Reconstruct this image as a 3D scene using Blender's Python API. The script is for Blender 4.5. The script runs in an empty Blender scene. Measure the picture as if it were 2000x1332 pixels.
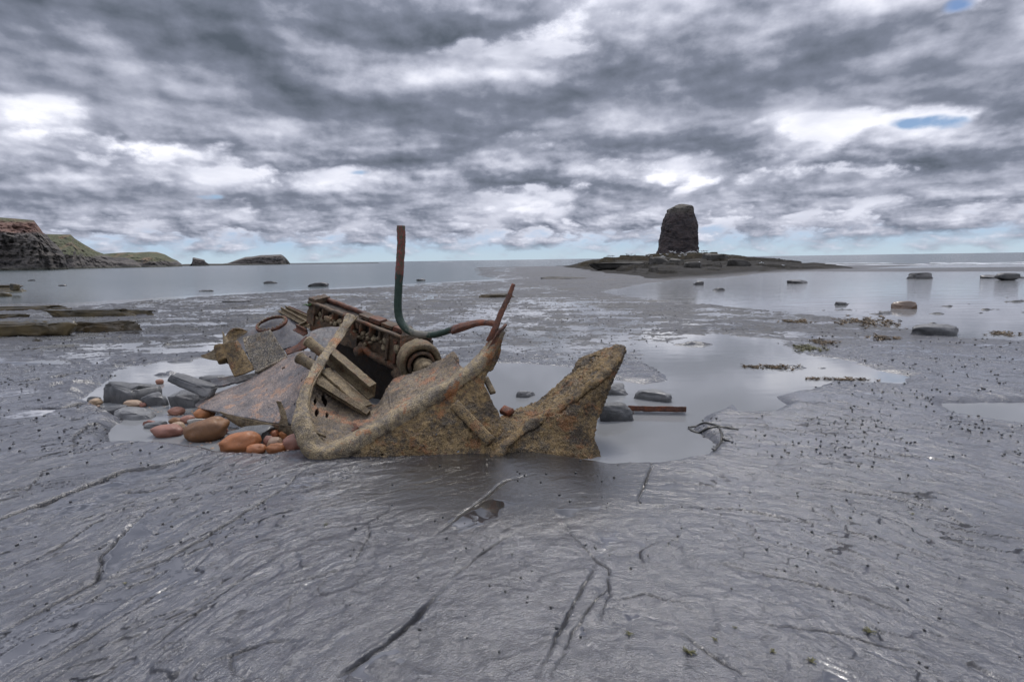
import bpy, math, random
import numpy as np

# ---------------------------------------------------------------- camera
F_PX, W_PX, H_PX = 1111.1, 2000.0, 1332.0
CAM_H = 1.5
PITCH, ROLL = math.radians(8.11), math.radians(0.83)
CAMP = np.array([0.0, 0.0, CAM_H])
_F = np.array([0, math.cos(PITCH), -math.sin(PITCH)])
_R0 = np.array([1.0, 0, 0])
_U0 = np.array([0, math.sin(PITCH), math.cos(PITCH)])
_R = math.cos(ROLL)*_R0 - math.sin(ROLL)*_U0
_U = math.cos(ROLL)*_U0 + math.sin(ROLL)*_R0
scene = bpy.context.scene
COL = scene.collection
from mathutils import Matrix, Vector
cam_d = bpy.data.cameras.new('camera')
cam_d.sensor_width = 36.0
cam_d.lens = 20.0
cam_d.clip_start = 0.05
cam_d.clip_end = 60000.0
cam = bpy.data.objects.new('camera', cam_d)
COL.objects.link(cam)
m = Matrix.Identity(4)
for i in range(3):
    m[i][0], m[i][1], m[i][2], m[i][3] = _R[i], _U[i], -_F[i], CAMP[i]
cam.matrix_world = m
scene.camera = cam

def ray(px, py):
    return _F + (px-W_PX/2)/F_PX*_R - (py-H_PX/2)/F_PX*_U
def P(px, py, Y):
    r = ray(px, py)
    return CAMP + r*(Y/r[1])
def G(px, py, z=0.0):
    r = ray(px, py)
    return CAMP + r*((z-CAM_H)/r[2])

# ---------------------------------------------------------------- colour management
scene.view_settings.view_transform = 'Standard'
scene.view_settings.look = 'None'
scene.view_settings.exposure = 0.30
scene.view_settings.gamma = 1.0
scene.view_settings.use_curve_mapping = False
scene.cycles.use_denoising = True
scene.cycles.max_bounces = 5
scene.cycles.diffuse_bounces = 2
scene.cycles.glossy_bounces = 3
scene.cycles.caustics_reflective = False
scene.cycles.caustics_refractive = False

# ---------------------------------------------------------------- node helper
class E:
    """wraps a float socket so that shader maths can be written as expressions"""
    def __init__(s, nt, sock): s.nt, s.s = nt, sock
    def _m(s, op, *a, clamp=False):
        n = s.nt.nodes.new('ShaderNodeMath'); n.operation = op; n.use_clamp = clamp
        for i, v in enumerate(a):
            if isinstance(v, E): s.nt.links.new(v.s, n.inputs[i])
            else: n.inputs[i].default_value = v
        return E(s.nt, n.outputs[0])
    def __add__(s, o): return s._m('ADD', s, o)
    __radd__ = __add__
    def __mul__(s, o): return s._m('MULTIPLY', s, o)
    __rmul__ = __mul__
    def __sub__(s, o): return s._m('SUBTRACT', s, o)
    def __rsub__(s, o): return s._m('SUBTRACT', o, s)
    def __truediv__(s, o): return s._m('DIVIDE', s, o)
    def __rtruediv__(s, o): return s._m('DIVIDE', o, s)
    def pow(s, o): return s._m('POWER', s, o)
    def max(s, o): return s._m('MAXIMUM', s, o)
    def min(s, o): return s._m('MINIMUM', s, o)
    def exp(s): return s._m('EXPONENT', s)
    def abs(s): return s._m('ABSOLUTE', s)
    def sat(s): return s._m('ADD', s, 0.0, clamp=True)
    def ss(s, a, b, lo=0.0, hi=1.0):
        n = s.nt.nodes.new('ShaderNodeMapRange'); n.interpolation_type = 'SMOOTHSTEP'
        s.nt.links.new(s.s, n.inputs[0])
        for i, v in zip((1, 2, 3, 4), (a, b, lo, hi)):
            if isinstance(v, E): s.nt.links.new(v.s, n.inputs[i])
            else: n.inputs[i].default_value = v
        return E(s.nt, n.outputs[0])

class NT:
    def __init__(s, nt): s.nt = nt
    def n(s, t, **k):
        n = s.nt.nodes.new(t)
        for a, v in k.items(): setattr(n, a, v)
        return n
    def link(s, a, b): s.nt.links.new(a.s if isinstance(a, E) else a, b)
    def e(s, sock): return E(s.nt, sock)
    def sep(s, v):
        n = s.n('ShaderNodeSeparateXYZ'); s.link(v, n.inputs[0])
        return [E(s.nt, o) for o in n.outputs]
    def comb(s, x, y, z):
        n = s.n('ShaderNodeCombineXYZ')
        for i, v in enumerate((x, y, z)):
            if isinstance(v, E): s.link(v, n.inputs[i])
            else: n.inputs[i].default_value = v
        return n.outputs[0]
    def noise(s, vec, scale=1.0, detail=4.0, rough=0.5, dist=0.0, lac=2.0, col=False):
        n = s.n('ShaderNodeTexNoise')
        if vec is not None: s.link(vec, n.inputs['Vector'])
        n.inputs['Scale'].default_value = scale
        n.inputs['Detail'].default_value = detail
        n.inputs['Roughness'].default_value = rough
        n.inputs['Distortion'].default_value = dist
        n.inputs['Lacunarity'].default_value = lac
        return n.outputs['Color'] if col else E(s.nt, n.outputs['Fac'])
    def voro(s, vec, scale=1.0, feature='F1', rnd=1.0):
        n = s.n('ShaderNodeTexVoronoi', feature=feature)
        s.link(vec, n.inputs['Vector'])
        n.inputs['Scale'].default_value = scale
        n.inputs['Randomness'].default_value = rnd
        return E(s.nt, n.outputs['Distance'])
    def mix(s, f, a, b):
        n = s.n('ShaderNodeMix', data_type='RGBA')
        for i, v in ((0, f), (6, a), (7, b)):
            if isinstance(v, (E, bpy.types.NodeSocket)): s.link(v, n.inputs[i])
            elif i == 0: n.inputs[0].default_value = v
            else: n.inputs[i].default_value = (*v, 1.0)
        return n.outputs[2]
    def vmul(s, v, k):
        n = s.n('ShaderNodeVectorMath', operation='MULTIPLY')
        s.link(v, n.inputs[0]); n.inputs[1].default_value = k
        return n.outputs[0]
    def vadd(s, a, b):
        n = s.n('ShaderNodeVectorMath', operation='ADD')
        s.link(a, n.inputs[0])
        if isinstance(b, (tuple, list)): n.inputs[1].default_value = b
        else: s.link(b, n.inputs[1])
        return n.outputs[0]

# ---------------------------------------------------------------- world: broken grey cloud over a pale horizon
SUN_EL, SUN_AZ = math.radians(57), math.radians(12)      # azimuth measured from +Y towards +X
world = bpy.data.worlds.new('World')
scene.world = world
world.use_nodes = True
wt = world.node_tree
wt.nodes.clear()
w = NT(wt)
tc = w.n('ShaderNodeTexCoord')
dx, dy, dz = w.sep(tc.outputs['Generated'])
sky = w.n('ShaderNodeTexSky', sky_type='NISHITA')
sky.sun_disc = False
sky.sun_elevation = SUN_EL
sky.sun_rotation = SUN_AZ
sky.air_density = 1.0; sky.dust_density = 1.0; sky.ozone_density = 2.0
zz = dz.max(0.0)
zp = zz + 0.045
az = dx._m('ARCTAN2', dx, dy)
el_x, el_z = dx/dy.max(0.05), dz/dy.max(0.05)
def blob(px, py, sx, sy, amp):
    r = ray(px, py)
    a, e_ = r[0]/r[1], r[2]/r[1]
    q = (el_x-a)*(F_PX/sx); t = (el_z-e_)*(F_PX/sy)
    return ((q*q+t*t)*-1.0).exp()*amp
CLOUDS = [  # + thick and dark, - thin and bright or open
    (330, 70, 330, 80, .17), (640, 100, 330, 75, .19), (960, 60, 140, 70, .08), (470, 160, 160, 60, .06),
    (780, 215, 330, 42, .20), (1010, 190, 150, 30, .12), (850, 290, 170, 38, .20), (620, 300, 110, 30, .10),
    (1180, 180, 230, 40, .12), (1320, 100, 260, 45, .09), (1450, 300, 190, 45, .19), (1250, 270, 120, 30, .12),
    (1880, 110, 170, 70, .13), (1480, 375, 300, 24, .12), (1900, 330, 200, 40, .10), (120, 360, 190, 45, .12), (430, 385, 220, 26, .10), (60, 110, 120, 60, .07),
    (130, 215, 150, 28, -.10), (520, 243, 100, 24, -.11), (850, 130, 120, 40, -.06), (1130, 40, 110, 55, -.16), (1000, 130, 60, 40, -.1),
    (1640, 232, 150, 36, -.14), (1600, 300, 120, 44, -.17), (1840, 243, 90, 24, -.05), (300, 280, 140, 25, -.08),
    (430, 350, 80, 20, -.10), (640, 355, 100, 18, -.12), (1230, 335, 110, 22, -.12), (1060, 410, 130, 25, -.08), (1330, 355, 80, 20, -.1), (1500, 70, 150, 25, -.05)]
bias = None
for b in CLOUDS:
    t = blob(*b); bias = t if bias is None else bias + t
bias = bias*dy.ss(0.0, 0.3)
gaps = None                                               # places where the cover opens to blue
for b in [(1835, 243, 90, 17, -.60), (1765, 245, 30, 12, -.35), (1865, 6, 45, 22, -.55), (410, 386, 40, 7, -.45), (1205, 336, 45, 12, -.50), (215, 163, 45, 9, -.35), (705, 338, 25, 6, -.4), (1665, 186, 60, 8, -.35)]:
    t = blob(*b); gaps = t if gaps is None else gaps + t
gaps = gaps*dy.ss(0.0, 0.3)
el = zz._m('ARCSINE', zz)
pw = w.comb(az, el*2.9, 1.7)
piso = w.comb(az, el*1.6, 4.4)
warp = w.vmul(w.vadd(w.noise(pw, 6.0, 3, .5, col=True), (-.5, -.5, -.5)), (.08, .05, .0))
pw = w.vadd(pw, warp)
f0, f1 = el.ss(0.12, 0.30), el.ss(0.04, 0.13)
def dens(du, dv, det, zo=0.0):
    """three cloud sizes cross-faded by elevation: cloud cells look smaller towards the horizon"""
    out = []
    for sc, z_ in ((4.4, 0.0), (8.0, 4.3), (19.0, 9.1)):
        v = w.vadd(pw, (du*4.2/sc, dv*4.2/sc, z_+zo))
        vi = w.vadd(piso, (du*4.2/sc, dv*2.36/sc, z_))
        n1 = w.noise(v, sc, 3.0, .45)
        n2 = w.noise(vi, sc*2.3, min(det, 4), .5)
        o_ = n1*0.92 + n2*0.16             # billows: round tops, creased joins
        if det > 5: o_ = o_ + (w.noise(vi, sc*4.5, det-3, .60)-0.5)*0.30
        out.append(o_)
    return (out[0]*f0 + out[1]*(1.0-f0))*f1 + out[2]*(1.0-f1)
D = dens(0, 0, 11)
Du = dens(0.05, 0.12, 3)
Dv = dens(0.016, 0.034, 6)
big = w.noise(w.vadd(pw, (7.0, 3.0, 2.0)), 2.0, 3.0, .5)
t0 = (D-0.5)*1.25 + (big-0.5)*0.35 + bias*1.05
body = (t0+0.052).ss(-0.07, 0.11)                           # low grey cloud in front of the bright deck
deck = w.noise(w.vadd(pw, (1.0, 8.0, 6.0)), 7.0, 8.0, .5)
deck_l = 0.60 + (deck-0.5)*0.70 - (big-0.5)*0.4 - bias*0.9
body_l = 0.35 - (t0-0.05)*0.50 + (D-Du)*1.15 + (D-Dv)*0.75
lum = deck_l*(1.0-body) + body_l*body
lum = lum*f1 + 0.02 + (lum*0.62+0.16)*(1.0-f1)
hole = ((D-0.5)*2.2 + (big-0.5)*0.4 + bias*0.4 + gaps).ss(-0.66, -0.24)
hole = 1.0 - (1.0-hole)*(gaps*-1.0).ss(0.06, 0.34)
horizon = (zz + (D-0.5)*0.10).ss(0.008, 0.05)
alpha = hole*horizon
cr = w.n('ShaderNodeValToRGB')
els = cr.color_ramp.elements
els[0].position, els[0].color = 0.02, (0.080, 0.097, 0.125, 1)
els[1].position, els[1].color = 1.0, (1.35, 1.34, 1.33, 1)
for p_, c_ in ((0.27, (0.175, 0.195, 0.252, 1)), (0.42, (0.345, 0.365, 0.445, 1)), (0.60, (0.61, 0.628, 0.72, 1)), (0.82, (0.95, 0.95, 1.0, 1))):
    e_ = els.new(p_); e_.color = c_
w.link(lum, cr.inputs[0])
zen = zz.ss(0.30, 0.85, 1.0, 2.3)                          # an overcast sky brightens overhead
cl = w.n('ShaderNodeVectorMath', operation='SCALE')
w.link(cr.outputs[0], cl.inputs[0]); w.link(zen*10.0, cl.inputs['Scale'])
haze_c = w.mix(zz.ss(0.0, 0.06), (4.3, 5.3, 6.1), (3.0, 4.4, 6.4))
clear = w.mix(zz.ss(0.02, 0.2), haze_c, w.vmul(sky.outputs[0], (.52, .58, .68)))
final = w.mix(alpha, clear, cl.outputs[0])
bg = w.n('ShaderNodeBackground')
w.link(final, bg.inputs[0]); bg.inputs[1].default_value = 0.1
wo = w.n('ShaderNodeOutputWorld')
w.link(bg.outputs[0], wo.inputs[0])
world.cycles.sampling_method = 'MANUAL'
world.cycles.sample_map_resolution = 1024

sun_d = bpy.data.lights.new('sun', 'SUN')
sun_d.energy = 1.5
sun_d.angle = math.radians(14)
sun_d.color = (1.0, 0.95, 0.88)
sun = bpy.data.objects.new('sun', sun_d)
COL.objects.link(sun)
_sd = Vector((math.sin(SUN_AZ)*math.cos(SUN_EL), math.cos(SUN_AZ)*math.cos(SUN_EL), math.sin(SUN_EL)))
sun.rotation_euler = _sd.to_track_quat('Z', 'Y').to_euler()
sun.location = _sd*30

# ================================================================ numpy noise
_rng = np.random.RandomState(7)
_PERM = np.concatenate([_rng.permutation(512)]*3)
_GA = _rng.uniform(0, 2*np.pi, 512)
_G2 = np.stack([np.cos(_GA), np.sin(_GA)], 1)
_G3 = _rng.normal(size=(512, 3)); _G3 /= np.linalg.norm(_G3, axis=1)[:, None]
def pn2(x, y, seed=0):
    xi = np.floor(x).astype(np.int64); yi = np.floor(y).astype(np.int64)
    xf, yf = x-xi, y-yi
    u = xf*xf*xf*(xf*(xf*6-15)+10); v = yf*yf*yf*(yf*(yf*6-15)+10)
    xi = (xi+seed*37) & 511; yi = (yi+seed*91) & 511
    def g(a, b, fx, fy):
        gg = _G2[_PERM[_PERM[(xi+a) & 511]+((yi+b) & 511)]]
        return gg[..., 0]*fx + gg[..., 1]*fy
    n00, n10, n01, n11 = g(0, 0, xf, yf), g(1, 0, xf-1, yf), g(0, 1, xf, yf-1), g(1, 1, xf-1, yf-1)
    a = n00+u*(n10-n00); b = n01+u*(n11-n01)
    return (a+v*(b-a))*1.4
def pn3(p, seed=0):
    pi = np.floor(p).astype(np.int64); f = p-pi
    w_ = f*f*f*(f*(f*6-15)+10)
    pi = (pi+np.array([seed*17, seed*53, seed*29])) & 511
    def g(a, b, c):
        h = _PERM[_PERM[_PERM[(pi[:, 0]+a) & 511]+((pi[:, 1]+b) & 511)]+((pi[:, 2]+c) & 511)]
        gg = _G3[h]
        return gg[:, 0]*(f[:, 0]-a)+gg[:, 1]*(f[:, 1]-b)+gg[:, 2]*(f[:, 2]-c)
    x0 = [g(0, b, c)+w_[:, 0]*(g(1, b, c)-g(0, b, c)) for b in (0, 1) for c in (0, 1)]
    y0 = [x0[c]+w_[:, 1]*(x0[2+c]-x0[c]) for c in (0, 1)]
    return (y0[0]+w_[:, 2]*(y0[1]-y0[0]))*1.5
def fbm2(x, y, o=4, gain=.5, lac=2.03, seed=0):
    s = 0; a = 1.0; t = 0
    for i in range(o):
        s = s+a*pn2(x, y, seed+i); t += a; a *= gain; x = x*lac+3.1; y = y*lac+1.7
    return s/t
def fbm3(p, o=4, gain=.5, lac=2.03, seed=0):
    s = 0; a = 1.0; t = 0
    for i in range(o):
        s = s+a*pn3(p, seed+i); t += a; a *= gain; p = p*lac+2.3
    return s/t
def sstep(x, a, b):
    t = np.clip((x-a)/(b-a), 0, 1)
    return t*t*(3-2*t)
def poly_sdf(x, y, poly):
    """signed distance to a polygon: negative inside"""
    d = np.full(x.shape, 1e9); ins = np.zeros(x.shape, bool)
    n = len(poly)
    for i in range(n):
        ax, ay = poly[i]; bx, by = poly[(i+1) % n]
        ex, ey = bx-ax, by-ay
        t = np.clip(((x-ax)*ex+(y-ay)*ey)/(ex*ex+ey*ey+1e-12), 0, 1)
        d = np.minimum(d, np.hypot(x-ax-t*ex, y-ay-t*ey))
        c = ((ay > y) != (by > y)) & (x < (bx-ax)*(y-ay)/(by-ay+1e-12)+ax)
        ins ^= c
    return np.where(ins, -d, d)
def line_d(x, y, pts):
    """distance to a polyline and the signed side"""
    d = np.full(x.shape, 1e9); sd = np.zeros(x.shape); tt = np.zeros(x.shape)
    n = len(pts)-1
    for i in range(n):
        (ax, ay), (bx, by) = pts[i], pts[i+1]
        ex, ey = bx-ax, by-ay
        t = np.clip(((x-ax)*ex+(y-ay)*ey)/(ex*ex+ey*ey+1e-12), 0, 1)
        dd = np.hypot(x-ax-t*ex, y-ay-t*ey)
        c = np.sign(ex*(y-ay)-ey*(x-ax))
        m_ = dd < d
        sd = np.where(m_, c, sd); tt = np.where(m_, (i+t)/n, tt); d = np.where(m_, dd, d)
    return d, sd, tt
def gpoly(pts, z=0.0):
    return [tuple(G(px, py, z)[:2]) for px, py in pts]

# ================================================================ shore heights
POOL_LEFT = gpoly([(160, 780), (205, 748), (250, 722), (330, 706), (430, 698), (520, 705), (700, 715), (800, 760), (760, 850),
                   (600, 880), (540, 888), (440, 884), (400, 876), (330, 868), (222, 868), (215, 845), (246, 818), (210, 800)])
POOL_RIGHT = gpoly([(900, 712), (1000, 712), (1110, 720), (1190, 742), (1260, 752), (1330, 742), (1440, 782), (1375, 812), (1345, 838),
                    (1392, 868), (1375, 888), (1290, 905), (1190, 908), (1000, 880), (900, 820)])
POOL_BRIGHT = gpoly([(1335, 668), (1400, 656), (1500, 664), (1530, 690), (1640, 705), (1765, 735), (1750, 752), (1620, 745),
                     (1560, 765), (1480, 778), (1430, 792), (1320, 745), (1270, 700)])
POOL_SMALL = gpoly([(1440, 790), (1510, 775), (1530, 790), (1500, 805), (1450, 806)])
POOL_EDGE = gpoly([(1850, 790), (2010, 790), (2060, 820), (1980, 828), (1880, 812)])
POOL_FAR = gpoly([(1195, 571), (1250, 558), (1330, 547), (1420, 543), (1500, 534), (1560, 531), (1800, 531), (2300, 530), (2900, 680),
                  (2300, 672), (2000, 662), (1880, 660), (1790, 645), (1640, 618), (1480, 602), (1350, 590), (1260, 580)])
SEA = gpoly([(-2500, 620), (-600, 606), (0, 599), (150, 596), (300, 586), (500, 573), (700, 562), (850, 553), (960, 548)]) + \
      [(-4, 60), (-8, 125), (60, 125), (64, 84)] + gpoly([(1700, 524.5), (2000, 521.5), (2600, 513.5)]) + [(400, 200), (400, 900), (-900, 900), (-900, 40)]
_foot = [G(*q)[:2] for q in ((900, 550), (985, 548), (1060, 553), (1150, 556), (1210, 560), (1270, 552), (1330, 546), (1420, 541), (1500, 533), (1560, 529.5), (1700, 525))]
FOOT_X = np.array([q[0] for q in _foot]); FOOT_Y = np.array([q[1] for q in _foot])
_ridge = [P(*q, 100.0) for q in ((900, 556), (985, 546), (1060, 535), (1120, 522), (1170, 507), (1210, 501), (1260, 500.5), (1300, 497.5), (1400, 494), (1422, 501), (1445, 511), (1480, 517.5), (1515, 523.5), (1560, 526.5), (1700, 527))]
RID_X = np.array([q[0] for q in _ridge]); RID_Z = np.array([q[2] for q in _ridge])
CRACKS = [  # polyline in the photograph, groove width, groove depth, height of the step beside it
    ([(-60, 1055), (0, 1033), (120, 985), (240, 935), (330, 920), (402, 893)], .013, .020, .022),
    ([(0, 1258), (100, 1205), (195, 1152), (200, 1105), (235, 1062), (290, 1010)], .009, .012, .012),
    ([(195, 1152), (330, 1108), (470, 1022), (560, 962), (610, 915)], .008, .011, .010),
    ([(690, 1128), (722, 1060), (720, 1030)], .006, .008, .005), ([(550, 1165), (640, 1140), (700, 1122)], .006, .008, .004),
    ([(848, 1068), (900, 1022), (950, 985), (985, 955), (1045, 940)], .010, .006, .0),
    ([(660, 1345), (700, 1320), (760, 1280), (830, 1210), (868, 1162)], .010, .016, .012),
    ([(1050, 1345), (1100, 1240), (1130, 1180), (1165, 1115)], .006, .013, .006),
    ([(1075, 1345), (1120, 1250), (1165, 1190), (1190, 1165)], .006, .008, .003),
    ([(1100, 1025), (1115, 1060), (1165, 1112), (1186, 1130), (1190, 1180), (1168, 1240)], .006, .009, .003),
    ([(1242, 1000), (1262, 950), (1276, 905)], .008, .013, .010), ([(1285, 1075), (1250, 1095), (1260, 1130)], .006, .006, .006),
    ([(462, 1345), (455, 1302), (500, 1285), (590, 1273)], .007, .010, .008), ([(1330, 1262), (1400, 1310), (1450, 1345)], .006, .009, .004),
    ([(145, 900), (150, 870), (175, 848), (220, 838)], .012, .018, .016), ([(0, 985), (60, 975), (90, 940), (150, 925)], .008, .010, .008),
    ([(230, 975), (290, 972), (340, 958)], .008, .012, .008), ([(1730, 900), (1790, 906), (1840, 915)], .010, .014, .006),
    ([(0, 1152), (120, 1085), (180, 1040), (262, 1000)], .006, .006, .006), ([(282, 1300), (350, 1248), (420, 1190), (565, 1085)], .005, .006, .004), ([(40, 1345), (200, 1255), (350, 1152)], .006, .007, .006),
    ([(1290, 1003), (1450, 1012), (1640, 1052)], .006, .006, .004), ([(1400, 1122), (1600, 1165), (1810, 1235)], .006, .006, .006), ([(1480, 1240), (1640, 1262), (1850, 1320)], .005, .006, .004),
    ([(862, 1165), (950, 1092), (1005, 1058)], .006, .007, .004), ([(1190, 1190), (1262, 1180), (1345, 1202)], .005, .006, .004), ([(420, 1000), (520, 950), (600, 925)], .006, .007, .005), ([(1560, 960), (1720, 985), (1900, 1030)], .006, .006, .004),
    ([(0, 705), (80, 700), (140, 692)], .02, .03, .03), ([(140, 688), (215, 690), (330, 672), (430, 660)], .025, .04, .05),
    ([(210, 716), (330, 695), (430, 680)], .02, .03, .03), ([(20, 765), (110, 745), (200, 720)], .018, .03, .03), ([(30, 815), (120, 812), (200, 790)], .018, .025, .03)]
CRACKS = [(gpoly(c), a, b, s) for c, a, b, s in CRACKS]

def shore(x, y, want=False):
    """height of the rock shelf at (x, y); water stands at z = 0"""
    x = np.asarray(x, float); y = np.asarray(y, float)
    shp = x.shape; x = x.ravel(); y = y.ravel()
    R = np.hypot(x, y)
    wx = x+0.35*fbm2(x*.9, y*.9, 3, seed=3)*np.clip(R/6, .25, 4); wy = y+0.35*fbm2(x*.9, y*.9, 3, seed=9)*np.clip(R/6, .25, 4)
    near = 1-sstep(y, 4.5, 9)
    # the bedding of the shelf curves round a low dome in front of the wreck
    cx, cy = .45, 1.3
    rr = np.hypot(wx-cx, wy-cy); th = np.arctan2(wx-cx, wy-cy)
    left = sstep(-x, 0.2, 1.4); right = sstep(x, .5, 1.5)
    aniso = np.clip(.25+left*.6+right*.55, 0, 1)
    u, v = th*1.6, rr
    bed = fbm2(u*1.3+11, v*4.2, 6, .55, seed=20)*aniso + fbm2(x*2.1, y*2.1, 6, .5, seed=31)*(1-aniso)*.8
    # gentle large relief
    h = 0.055+0.012*fbm2(x*.5, y*.5, 3, seed=5)
    h = h + 0.05*sstep(-x, 2.0, 4.5)*(1-sstep(y, 7, 14))
    mid = sstep(y, 6.0, 9.0)
    plat = .001+0.028*fbm2(x*.35, y*.14+5, 5, .55, seed=40)+0.024*fbm2(x*1.0, y*1.7, 6, .66, seed=44)
    plat = plat + .03*sstep(x, 3.5, 8)*(1-sstep(y, 7, 13)) + .020*sstep(-x, 2.5, 5)*(1-sstep(y, 7, 11)) + .02*sstep(x, -1, 3)*sstep(y, 22, 40)
    h = h*(1-mid)+plat*mid
    # pools
    wn = .07*fbm2(x*3, y*3, 4, seed=50)*np.clip(R/5, .4, 3)
    pool = np.full(x.shape, 9.0)
    for pl, sc in ((POOL_LEFT, .6), (POOL_RIGHT, .6), (POOL_BRIGHT, .8), (POOL_SMALL, .5), (POOL_EDGE, 1.0), (POOL_FAR, 1.0)):
        d = poly_sdf(x, y, pl)+wn*sc*np.clip(R/8, .6, 3)
        wdt = np.clip(R*.028, .09, 1.0)
        pool = np.minimum(pool, d/wdt)
    inp = 1-sstep(pool, -1.0, 1.0)
    depth = 0.11
    sea = poly_sdf(x, y, SEA)+.6*fbm2(x*.25, y*.25, 4, seed=60)*np.clip(R/20, .3, 2)
    ins = 1-sstep(sea, -4, 1.0)
    # laminae: the smooth field is cut into small flat steps
    def terrace(f, st, sharp):
        q = f/st; fl = np.floor(q); fr = q-fl
        return (fl+sstep(fr, .5-sharp, .5+sharp))*st
    rough = np.clip(.35+left*.75+right*.6, 0, 1.1)*near + 1.2*(1-near)
    rag = fbm2(x*7, y*7, 4, .6, seed=25)
    plate = fbm2(u*1.1+11, v*2.6, 3, .5, seed=20)*aniso + fbm2(x*1.1, y*1.1, 3, .5, seed=31)*(1-aniso)*.8 + .035*rag
    def edge_of(f, st): return np.abs(f/st-np.floor(f/st)-.5)
    f1 = plate*.085
    t1 = terrace(f1, .012, .035)-f1*.75
    e1 = (1-sstep(edge_of(f1, .012), .015, .055))*sstep(fbm2(x*1.6, y*1.6, 3, seed=27), -.15, .12)
    f2 = (fbm2(u*2.6+3, v*8, 4, .5, seed=70)*aniso+fbm2(x*4, y*4, 4, .55, seed=77)*.6*(1-aniso)+.05*rag)*.022
    t2 = terrace(f2, .0040, .05)-f2*.80
    e2 = (1-sstep(edge_of(f2, .0040), .02, .07))*sstep(fbm2(x*2.3+4, y*2.3, 3, seed=28), .0, .25)*.6*(.25+.75*aniso)
    edge = np.maximum(e1*(.25+.75*aniso**1.5), e2*aniso)*near
    dist = np.clip(1.0+(y-6)*.12, 1, 2.2)
    lay = (t1*.62+t2*.55+.0008*rag)*rough*dist*(1-.7*(1-sstep(np.hypot(x/1.25, (y-3.65)/.85), .35, 1.1)))
    h = h+lay*(1-inp*.8)
    # long ledges on the left
    lf = fbm2(wx*.28+2, wy*1.1, 4, .5, seed=81)
    h = h+(terrace(lf*.16, .045, .05)-lf*.10)*sstep(-x, 1.8, 3.0)*sstep(y, 4.6, 6)*(1-ins)*(1-inp)
    # specks of shell and stones on the far platform
    h = h+.012*np.clip(fbm2(x*6, y*6, 3, .6, seed=90)-.12, 0, 1)*mid*(1-sstep(y, 25, 40))*3
    h = h*(1-inp)+(-depth+.03*fbm2(x*3, y*3, 3, seed=95)+.55*np.clip(fbm2(x*.45, y*1.0, 5, .62, seed=97)-.13, 0, .28)*sstep(y, 6.2, 7.5)*(1-sstep(y, 17, 24)))*inp
    # cracks
    crk = np.zeros(x.shape)
    mm = (y < 9) & (R < 12)
    xs, ys = x[mm], y[mm]
    jx = xs+.02*fbm2(xs*7, ys*7, 4, .6, seed=101); jy = ys+.02*fbm2(xs*7, ys*7, 4, .6, seed=111)
    dh = np.zeros(xs.shape); cc = np.zeros(xs.shape)
    for pts, wd, dp, st in CRACKS:
        bx = [q[0] for q in pts]; by = [q[1] for q in pts]
        m2 = (jx > min(bx)-.6) & (jx < max(bx)+.6) & (jy > min(by)-.6) & (jy < max(by)+.6)
        if not m2.any(): continue
        d, s, t = line_d(jx[m2], jy[m2], pts)
        tap = np.sin(np.pi*np.clip(t, .04, .96))**.5
        wv = wd*(.7+.6*fbm2(xs[m2]*9, ys[m2]*9, 2, seed=120))
        wv = wv*.85; g = np.exp(-(d/np.maximum(wv, .003))**2); dp = dp*1.4; st = st*1.3
        dh[m2] += -dp*g*tap - st*sstep(-s*d, -.004, .006)*np.exp(-d/.5)*tap*(.6+.8*fbm2(xs[m2]*5, ys[m2]*5, 3, seed=125))
        cc[m2] = np.maximum(cc[m2], g**.55*tap)
    # stray hair cracks
    hc = np.abs(fbm2(xs*.9+9, ys*.55, 3, .42, seed=130))*.8; hg = np.exp(-(hc/.0042)**2)*sstep(fbm2(xs*.9, ys*.9, 2, seed=140), .02, .3)
    dh -= .004*hg
    crk = edge*(.35+.65*rough)*(1-inp)*(1-.8*(1-sstep(np.hypot(x/1.1, (y-3.7)/.6), .4, 1.1)))
    k = (1-inp[mm])
    h[mm] += dh*k; crk[mm] = np.maximum(crk[mm], np.maximum(cc, hg*.3)*k)
    # the mound under the sea stack
    zr = np.interp(x+1.2*fbm2(x*.15, y*.15, 2, seed=150), RID_X, RID_Z, left=-1, right=-1)
    yf = np.interp(x, FOOT_X, FOOT_Y, left=60, right=75)
    rise = np.clip((y-yf)/(100-yf), 0, 1)
    back = 1-sstep(y, 103, 130)
    mh = np.maximum(zr, 0)*rise**1.05*back
    mt = fbm2(x*.10+y*.02, y*.05, 5, .5, seed=160)
    mk = sstep(rise, .0, .25)
    mh = mh + (terrace(mh+mt*1.3, .5, .025)-mh-mt*1.1)*mk*1.1*back*sstep(zr, .1, .6) + .12*fbm2(x*.5, y*.35, 5, .6, seed=170)*mk
    mound = sstep(zr, -.2, .15)*(rise > 0)
    sea_dep = -.5*ins
    h = h*(1-ins)+sea_dep
    # the low reef that closes the far pool
    h = np.where(mound > 0, np.maximum(h, mh*mound+h*(1-mound)*.0-.02), h)
    reef = poly_sdf(x, y, gpoly([(1500, 529), (1560, 528), (1700, 528.5), (2000, 528), (2500, 528.5), (2500, 523), (2000, 523.8), (1700, 526), (1560, 525.5)]))
    h = np.maximum(h, (.03+.05*fbm2(x*.5, y*.25, 4, .6, seed=180))*(1-sstep(reef, -2, 3))-.3*sstep(reef, 0, 3))
    h = np.maximum(h, -.6)
    if want:
        return h.reshape(shp), crk.reshape(shp), inp.reshape(shp), rise.reshape(shp)*(mound.reshape(shp) > .3), (aniso*near).reshape(shp), u.reshape(shp), v.reshape(shp)
    return h.reshape(shp)
def H1(x, y): return float(shore(np.array([x]), np.array([y]))[0])

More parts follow.
